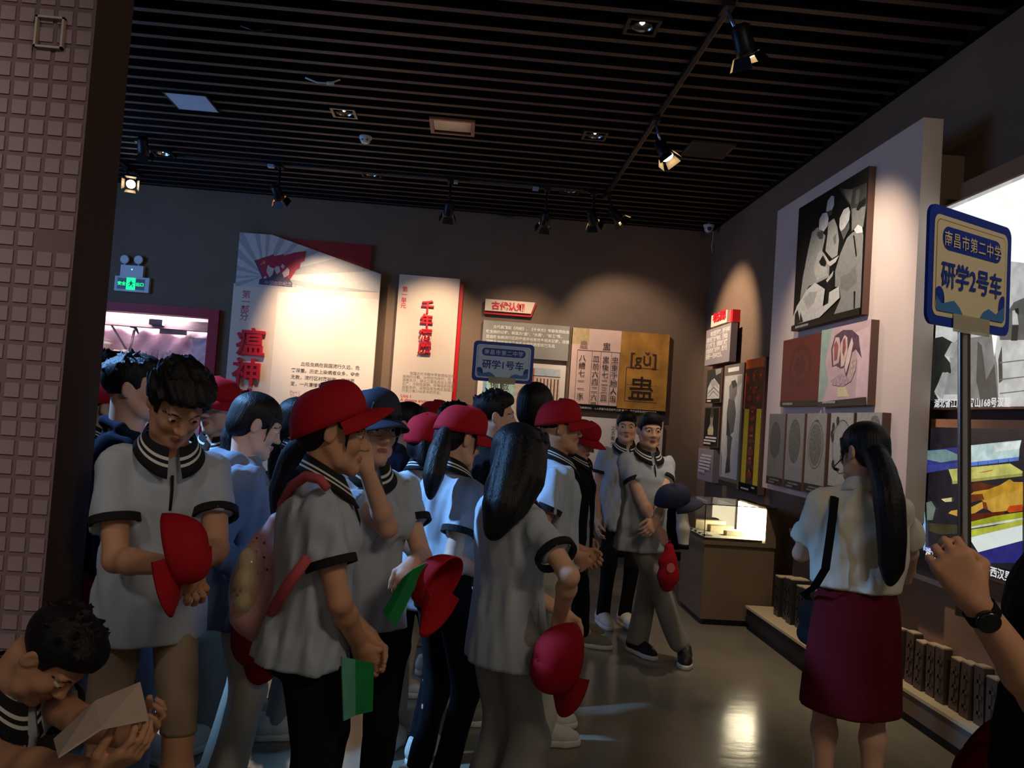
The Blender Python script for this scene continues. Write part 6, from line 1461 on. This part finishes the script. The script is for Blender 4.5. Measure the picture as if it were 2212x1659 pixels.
booklet([atY(853, 1356, 2.50), atY(826, 1320, 2.46), atY(868, 1250, 2.47), atY(921, 1214, 2.52)], 'dark green booklet held by the girl with glasses', m_green, m_green)
bk_ = booklet([atY(117, 1600, 1.66), atY(304, 1476, 1.80), atY(322, 1556, 1.70), atY(127, 1638, 1.58)], 'open pale booklet the crouching boy is reading', m_page, m_page, fold=-.02)
e = empty('phone_case', atY(1222, 1390, 2.64), 'dark purple phone wallet held behind the red cap', 'phone', rz=.5)
box('body', (-.03, -.006, -.06), (.03, .006, .05), mat('dark_purple', (58, 44, 58), .35), e, .003); box('edge_rim', (-.031, -.0075, -.061), (-.026, .0075, .051), mat('pale_rim', (150, 140, 140), .3), e)
# red pouch and draped varsity jacket of the boy with crossed wrists
pc = atY(1443, 1222, 4.95); e = empty('pouch', pc, 'bright red soft pouch hanging from the crossed wrists boy\'s hand', 'pouch')
f = Field((-.12, -.1, -.2), (.12, .1, .16), .007); f.chain([(0, 0, .11), (0, 0, .03), (.005, 0, -.06), (0, 0, -.11)], [.028, .05, .064, .05], .03); f.wob(.007, 50, 4); V, Q = f.mesh(); link_mesh('bag', np_mesh('bag', V, Q), e, m_redcap)
tube('drawcord', [(-.02, 0, .12), (0, -.01, .16), (.02, 0, .12)], .004, m_redcap, e)
bm = bmesh.new(); add_prism(bm, Plane((0, -.066, 0), (1, 0, 0), (0, 0, 1)), oval(0, 0, .026, .03, 12), 0, .003); bm_obj('pale_emblem', bm, mat('pale_red', (220, 120, 116), .6), e)
e = empty('draped_jacket', (0, 0, 0), 'black varsity jacket with white sleeve draped over the crossed wrists boy\'s arm', 'jacket')
a = [atY(x, y, 5.05) for x, y in ((1458, 1105), (1462, 1140), (1460, 1172))]; lo = np.min(a, 0)-.12; f = Field(lo, np.max(a, 0)+.12, .008); f.chain(a, [.05, .06, .05], .03); f.wob(.006, 40, 2); V, Q = f.mesh(); link_mesh('body', np_mesh('body', V, Q), e, m_blackcloth)
a = [atY(x, y, 4.95) for x, y in ((1472, 1108), (1476, 1140), (1476, 1175))]; lo = np.min(a, 0)-.12; f = Field(lo, np.max(a, 0)+.12, .008); f.chain(a, [.035, .04, .034], .02); f.wob(.005, 50, 3); V, Q = f.mesh(); link_mesh('white_sleeve', np_mesh('white_sleeve', V, Q), e, m_shirtw)
V, Q = ring_mesh(atY(1476, 1180, 4.95), (0, 0, 1), .036, .03); link_mesh('ribbed_cuff', np_mesh('ribbed_cuff', V, Q), e, m_blackcloth)
# guide's shoulder bag
e = empty('shoulder_bag', (0, 0, 0), 'black shoulder bag with a strap over the guide\'s left shoulder', 'bag')
LW = P22['W']; tp = P22['tp']
pts = [LW(tp(-.105, .09, .20*P22['H'])), LW(tp(-.105, .02, .292*P22['H'])), LW(tp(-.108, -.075, .275*P22['H'])), LW(tp(-.122, -.135, .20*P22['H'])), LW(tp(-.135, -.140, .11*P22['H'])), LW(tp(-.170, -.11, .06*P22['H'])), LW(tp(-.20, .0, .03*P22['H'])), LW(tp(-.17, .15, .0*P22['H']))]
bm = bmesh.new(); rt = P22['R'] @ vec(1, 0, 0)
for a, b in zip(pts, pts[1:]):
    q = [bm.verts.new(p) for p in (a-rt*.016, a+rt*.016, b+rt*.016, b-rt*.016)]; bm.faces.new(q)
bmesh.ops.remove_doubles(bm, verts=bm.verts, dist=.0005); bmesh.ops.solidify(bm, geom=bm.faces[:], thickness=.004); bm_obj('strap', bm, m_blackcloth, e)
c = LW(tp(-.13, .20, -.05*P22['H'])); f = Field(c-.2, c+.2, .008); f.cap(c-vec(0, .07, 0), c+vec(0, .07, 0), .05, .05, .02); f.cap(c-vec(0, .07, .09), c+vec(0, .07, -.09), .05, .05, .04); V, Q = f.mesh(); link_mesh('body', np_mesh('body', V, Q), e, m_blackcloth)
# ---------------------------------------------------------------- pink backpack of the nearest girl
bp = empty('backpack', (0, 0, 0), 'small pink backpack with clear bubble window worn by the nearest girl', 'backpack')
m_pinkbag = mat('pink_bag', (214, 158, 152), .5, spec=.4, noise=.05); m_rosestrap = mat('rose_strap', (196, 84, 92), .7, bump=.3, bscale=500)
wp = lambda x, y, Y=2.62: atY(x, y, Y)
pts = [wp(610, 1120), wp(592, 1180), wp(572, 1250), wp(566, 1315), wp(574, 1352)]
lo, hi = np.min(pts, 0)-.2, np.max(pts, 0)+.2; f = Field(lo, hi, .006)
for dy in (-.07, 0, .07): f.chain([p+vec(0, dy, 0) for p in pts], [.03, .055, .07, .066, .03], .04)
f.wob(.004, 30, 8); V, Q = f.mesh(); link_mesh('bag', np_mesh('bag', V, Q), bp, m_pinkbag)
bm = bmesh.new(); cw = wp(541, 1250, 2.53)
bmesh.ops.create_uvsphere(bm, u_segments=28, v_segments=20, radius=1.0)
for v in bm.verts: v.co = Vector((v.co.x*.056, v.co.y*.10, v.co.z*.125))
wn = bm_obj('clear_window', bm, mat('clear_plastic', (236, 214, 168), .06, spec=1.0, alpha=.3), bp, smooth=True); wn.location = cw; wn.rotation_euler = (0, .14, 0)
m_plush = mat('cream_plush', (222, 204, 160), .95, bump=.4, bscale=180, sheen=.3)
f = Field((-.12, -.12, -.16), (.12, .12, .16), .006); f.ell((0, -.01, .0), (.042, .06, .05), .02); f.ell((.0, -.01, -.06), (.04, .06, .04), .02); f.ell((.0, 0, .06), (.035, .06, .04), .02)
f.wob(.005, 70, 3); V, Q = f.mesh(); pl = link_mesh('plush_toy', np_mesh('plush_toy', V, Q), bp, m_plush); pl.location = cw
for dx, dz in ((-.018, -.004), (.0, -.004), (-.009, -.018)):
    bm = bmesh.new(); bmesh.ops.create_icosphere(bm, subdivisions=1, radius=.0055); o = bm_obj('plush_eye' if dz > -.01 else 'plush_nose', bm, m_iris, pl); o.location = (dx-.012, -.060, dz-.02)
bm = bmesh.new(); bmesh.ops.create_icosphere(bm, subdivisions=2, radius=.022); o = bm_obj('mint_scarf', bm, mat('mint', (120, 160, 146), .8), pl, smooth=True); o.location = (-.005, -.045, -.068); o.scale = (1.3, .5, .8)
tube('top_gather', [wp(604, 1118), wp(612, 1100), wp(607, 1088)], [.02, .012, .008], m_pinkbag, bp)
tube('strap', [wp(603, 1120, 2.52), wp(610, 1086, 2.42), wp(630, 1050, 2.36), wp(662, 1028, 2.31), wp(692, 1036, 2.27), wp(708, 1056, 2.26)], [.012, .014, .015, .015, .014, .012], m_rosestrap, bp, 8)
tube('strap', [wp(578, 1340, 2.44), wp(596, 1306, 2.27), wp(628, 1255, 2.20), wp(664, 1206, 2.185)], [.014, .017, .017, .014], m_rosestrap, bp, 8)
m_dot = mat('brown_dot', (92, 52, 50), .7); bm = bmesh.new(); rnd = random.Random(2)
for x, y in ((590, 1160), (574, 1178), (590, 1190), (578, 1222), (566, 1245), (589, 1238), (580, 1270), (575, 1150), (596, 1215)):
    p = wp(x, y, 2.60); d = unit(p-vec(0, 0, EYE)); 
    # dots sit on the bag skin: march along the sight line of a person standing beside her
    bmesh.ops.create_icosphere(bm, subdivisions=1, radius=.004, matrix=Matrix.Translation(Vector(p+vec(0, -.115, 0))))
props(bm_obj('dots', bm, m_dot, bp), kind='stuff')
# ---------------------------------------------------------------- the two bus signs
m_signblue = mat('sign_blue', (28, 58, 160), .35); m_signwave = mat('sign_wave_blue', (66, 124, 184), .35); m_tape = mat('clear_tape', (186, 180, 156), .3, alpha=.75)
def bus_sign(pl, w, h, num, face_c, label, pole_pts, pole_r, line_c):
    e = empty('bus_sign', (0, 0, 0), label, 'sign', 'bus signs held on poles')
    m_face = mat('sign_face_'+num, face_c, .35); m_line = mat('sign_line_'+num, line_c, .5)
    prism('board', pl, rrect(-w/2, -h/2, w/2, h/2, .022), -.006, 0, m_signblue, e)
    b = .017; X = lambda p: [(-w/2+x*w, -h/2+y*h) for x, y in p]
    inner = rrect(-w/2+b, -h/2+b, w/2-b, h/2-b, .017)
    L = [(m_face, inner), (m_line, rrect(-w/2+b+.008, -h/2+b+.008, w/2-b-.008, h/2-b-.008, .013)), (m_face, rrect(-w/2+b+.0095, -h/2+b+.0095, w/2-b-.0095, h/2-b-.0095, .012)),
         (m_signblue, rrect(-w*.36, h*.14, w*.36, h*.34, h*.098))]
    i0, i1, j0 = -w/2+b+.0095, w/2-b-.0095, -h/2+b+.0095
    L += [(m_signblue, [(i0, j0+.02)]+oval(i0+.012, j0+.022, .019, .024, 10, 130, -60)+[(i0+.036, j0+.004)]), (m_signwave, [(i0+.004, j0), (i0, j0+.028), (i0+.022, j0+.014), (i0+.046, j0+.020), (i0+.066, j0+.024), (i0+.088, j0+.012), (i0+.1, j0)]),
          (m_signblue, [(i1-.04, j0+.01)]+oval(i1-.007, j0+.028, .018, .026, 9, 200, 68)+[(i1, j0+.05), (i1, j0+.01)]), (m_signwave, [(i1-.1, j0), (i1-.086, j0+.014), (i1-.066, j0+.022), (i1-.036, j0+.014), (i1, j0+.034), (i1, j0+.006), (i1-.006, j0)])]
    printed('face_print', pl, L, .0006, e)
    lettering('南昌市第二中学', pl, 0, h*.185, h*.135, m_face, e, .0032, align='CENTER', bold=.0002, space=1.12)
    lettering('研学%s号车' % num, pl, 0, -h*.155, h*.235, m_signblue, e, .0032, align='CENTER', bold=.0009)
    prism('tape', pl, rect(-w*.22, -h/2-.008, w*.22, -h/2+.026), .003, .0036, m_tape, e)
    tube('pole', pole_pts, pole_r, m_steel, e, 16)
    return e
yaw = math.radians(31); c_ = atY(2099, 590, 1.5); pl2 = Plane(c_, unit((math.cos(yaw), math.sin(yaw), 0.03)), (0, 0, 1))
pl2.V = unit(np.cross(pl2.N, pl2.U)); 
pt = c_+np.array([0, 0, -.13])+pl2.N*-.012
bus_sign(pl2, .318, .224, '2', (224, 210, 174), 'yellowish bus sign 研学2号车 on a steel pole at right, close to the camera', [c_+pl2.N*-.016+vec(0, 0, .02), atY(2101, 720, 1.5)+pl2.N*-.016, atY(2083, 1190, 1.5), atY(2078, 1330, 1.5)], [.0105, .0115, .0120, .0120], (110, 92, 70))
c_ = atY(1087, 783, 4.25); pl1 = Plane(c_, unit((1, .05, -.002)), (0, 0, 1)); pl1.V = unit(np.cross(pl1.N, pl1.U))
bus_sign(pl1, .325, .212, '1', (196, 222, 250), 'blue bus sign 研学1号车 raised above the crowd before the grey text board', [c_+pl1.N*-.014+vec(0, 0, .02), c_+pl1.N*-.014+vec(0, 0, -.12), atY(1091, 1010, 4.22), atY(1093, 1110, 4.18)], .009, (70, 100, 160))
# added unseen fill lamps behind the viewer: panel at right, spot at left
e = empty('fill_panel', (1.7, -0.4, ZC-.03), 'added warm fill panel overhead behind the viewer, unseen', 'ceiling light')
box('housing', (-.63, -.28, 0), (.63, .28, .03), m_metal, e); box('diffuser', (-.6, -.25, -.004), (.6, .25, 0), mat('diffuser', (230, 225, 215), .6, emit=(255, 236, 210), estr=2), e)
area_light('warm_fill', (1.7, -0.4, ZC-.05), (.7, 3.2, 1.0), 1.2, .5, 40, (1, .83, .64))
e = empty('track_spotlight', (-2.2, -.5, ZC-.03), 'added fill spot overhead behind the viewer, unseen, aimed at the tiled wall', 'spotlight', 'spotlights on ceiling tracks')  # added lamp to brighten the tiled wall, out of view
d_ = (Vector((-2.5, 2.4, 1.75))-Vector((-2.2, -.5, 3.7))).normalized()
bm = bmesh.new(); add_tube(bm, [(0, 0, .12), (0, 0, .1), (0, 0, -.08)], [.04, .06, .07], 18); o_ = bm_obj('lamp_head', bm, m_metal, e); o_.matrix_local = Matrix.Translation((0, 0, -.16)) @ rot_to(d_)
li = bpy.data.lights.new('wall_fill', 'SPOT'); li.energy = 150; li.color = (1, .88, .86); li.spot_size = math.radians(62); li.spot_blend = .9; li.shadow_soft_size = .2
lo = bpy.data.objects.new('wall_fill', li); COL.objects.link(lo); lo.matrix_world = Matrix.Translation(Vector((-2.2, -.5, 3.7))+d_*.12) @ rot_to(d_)
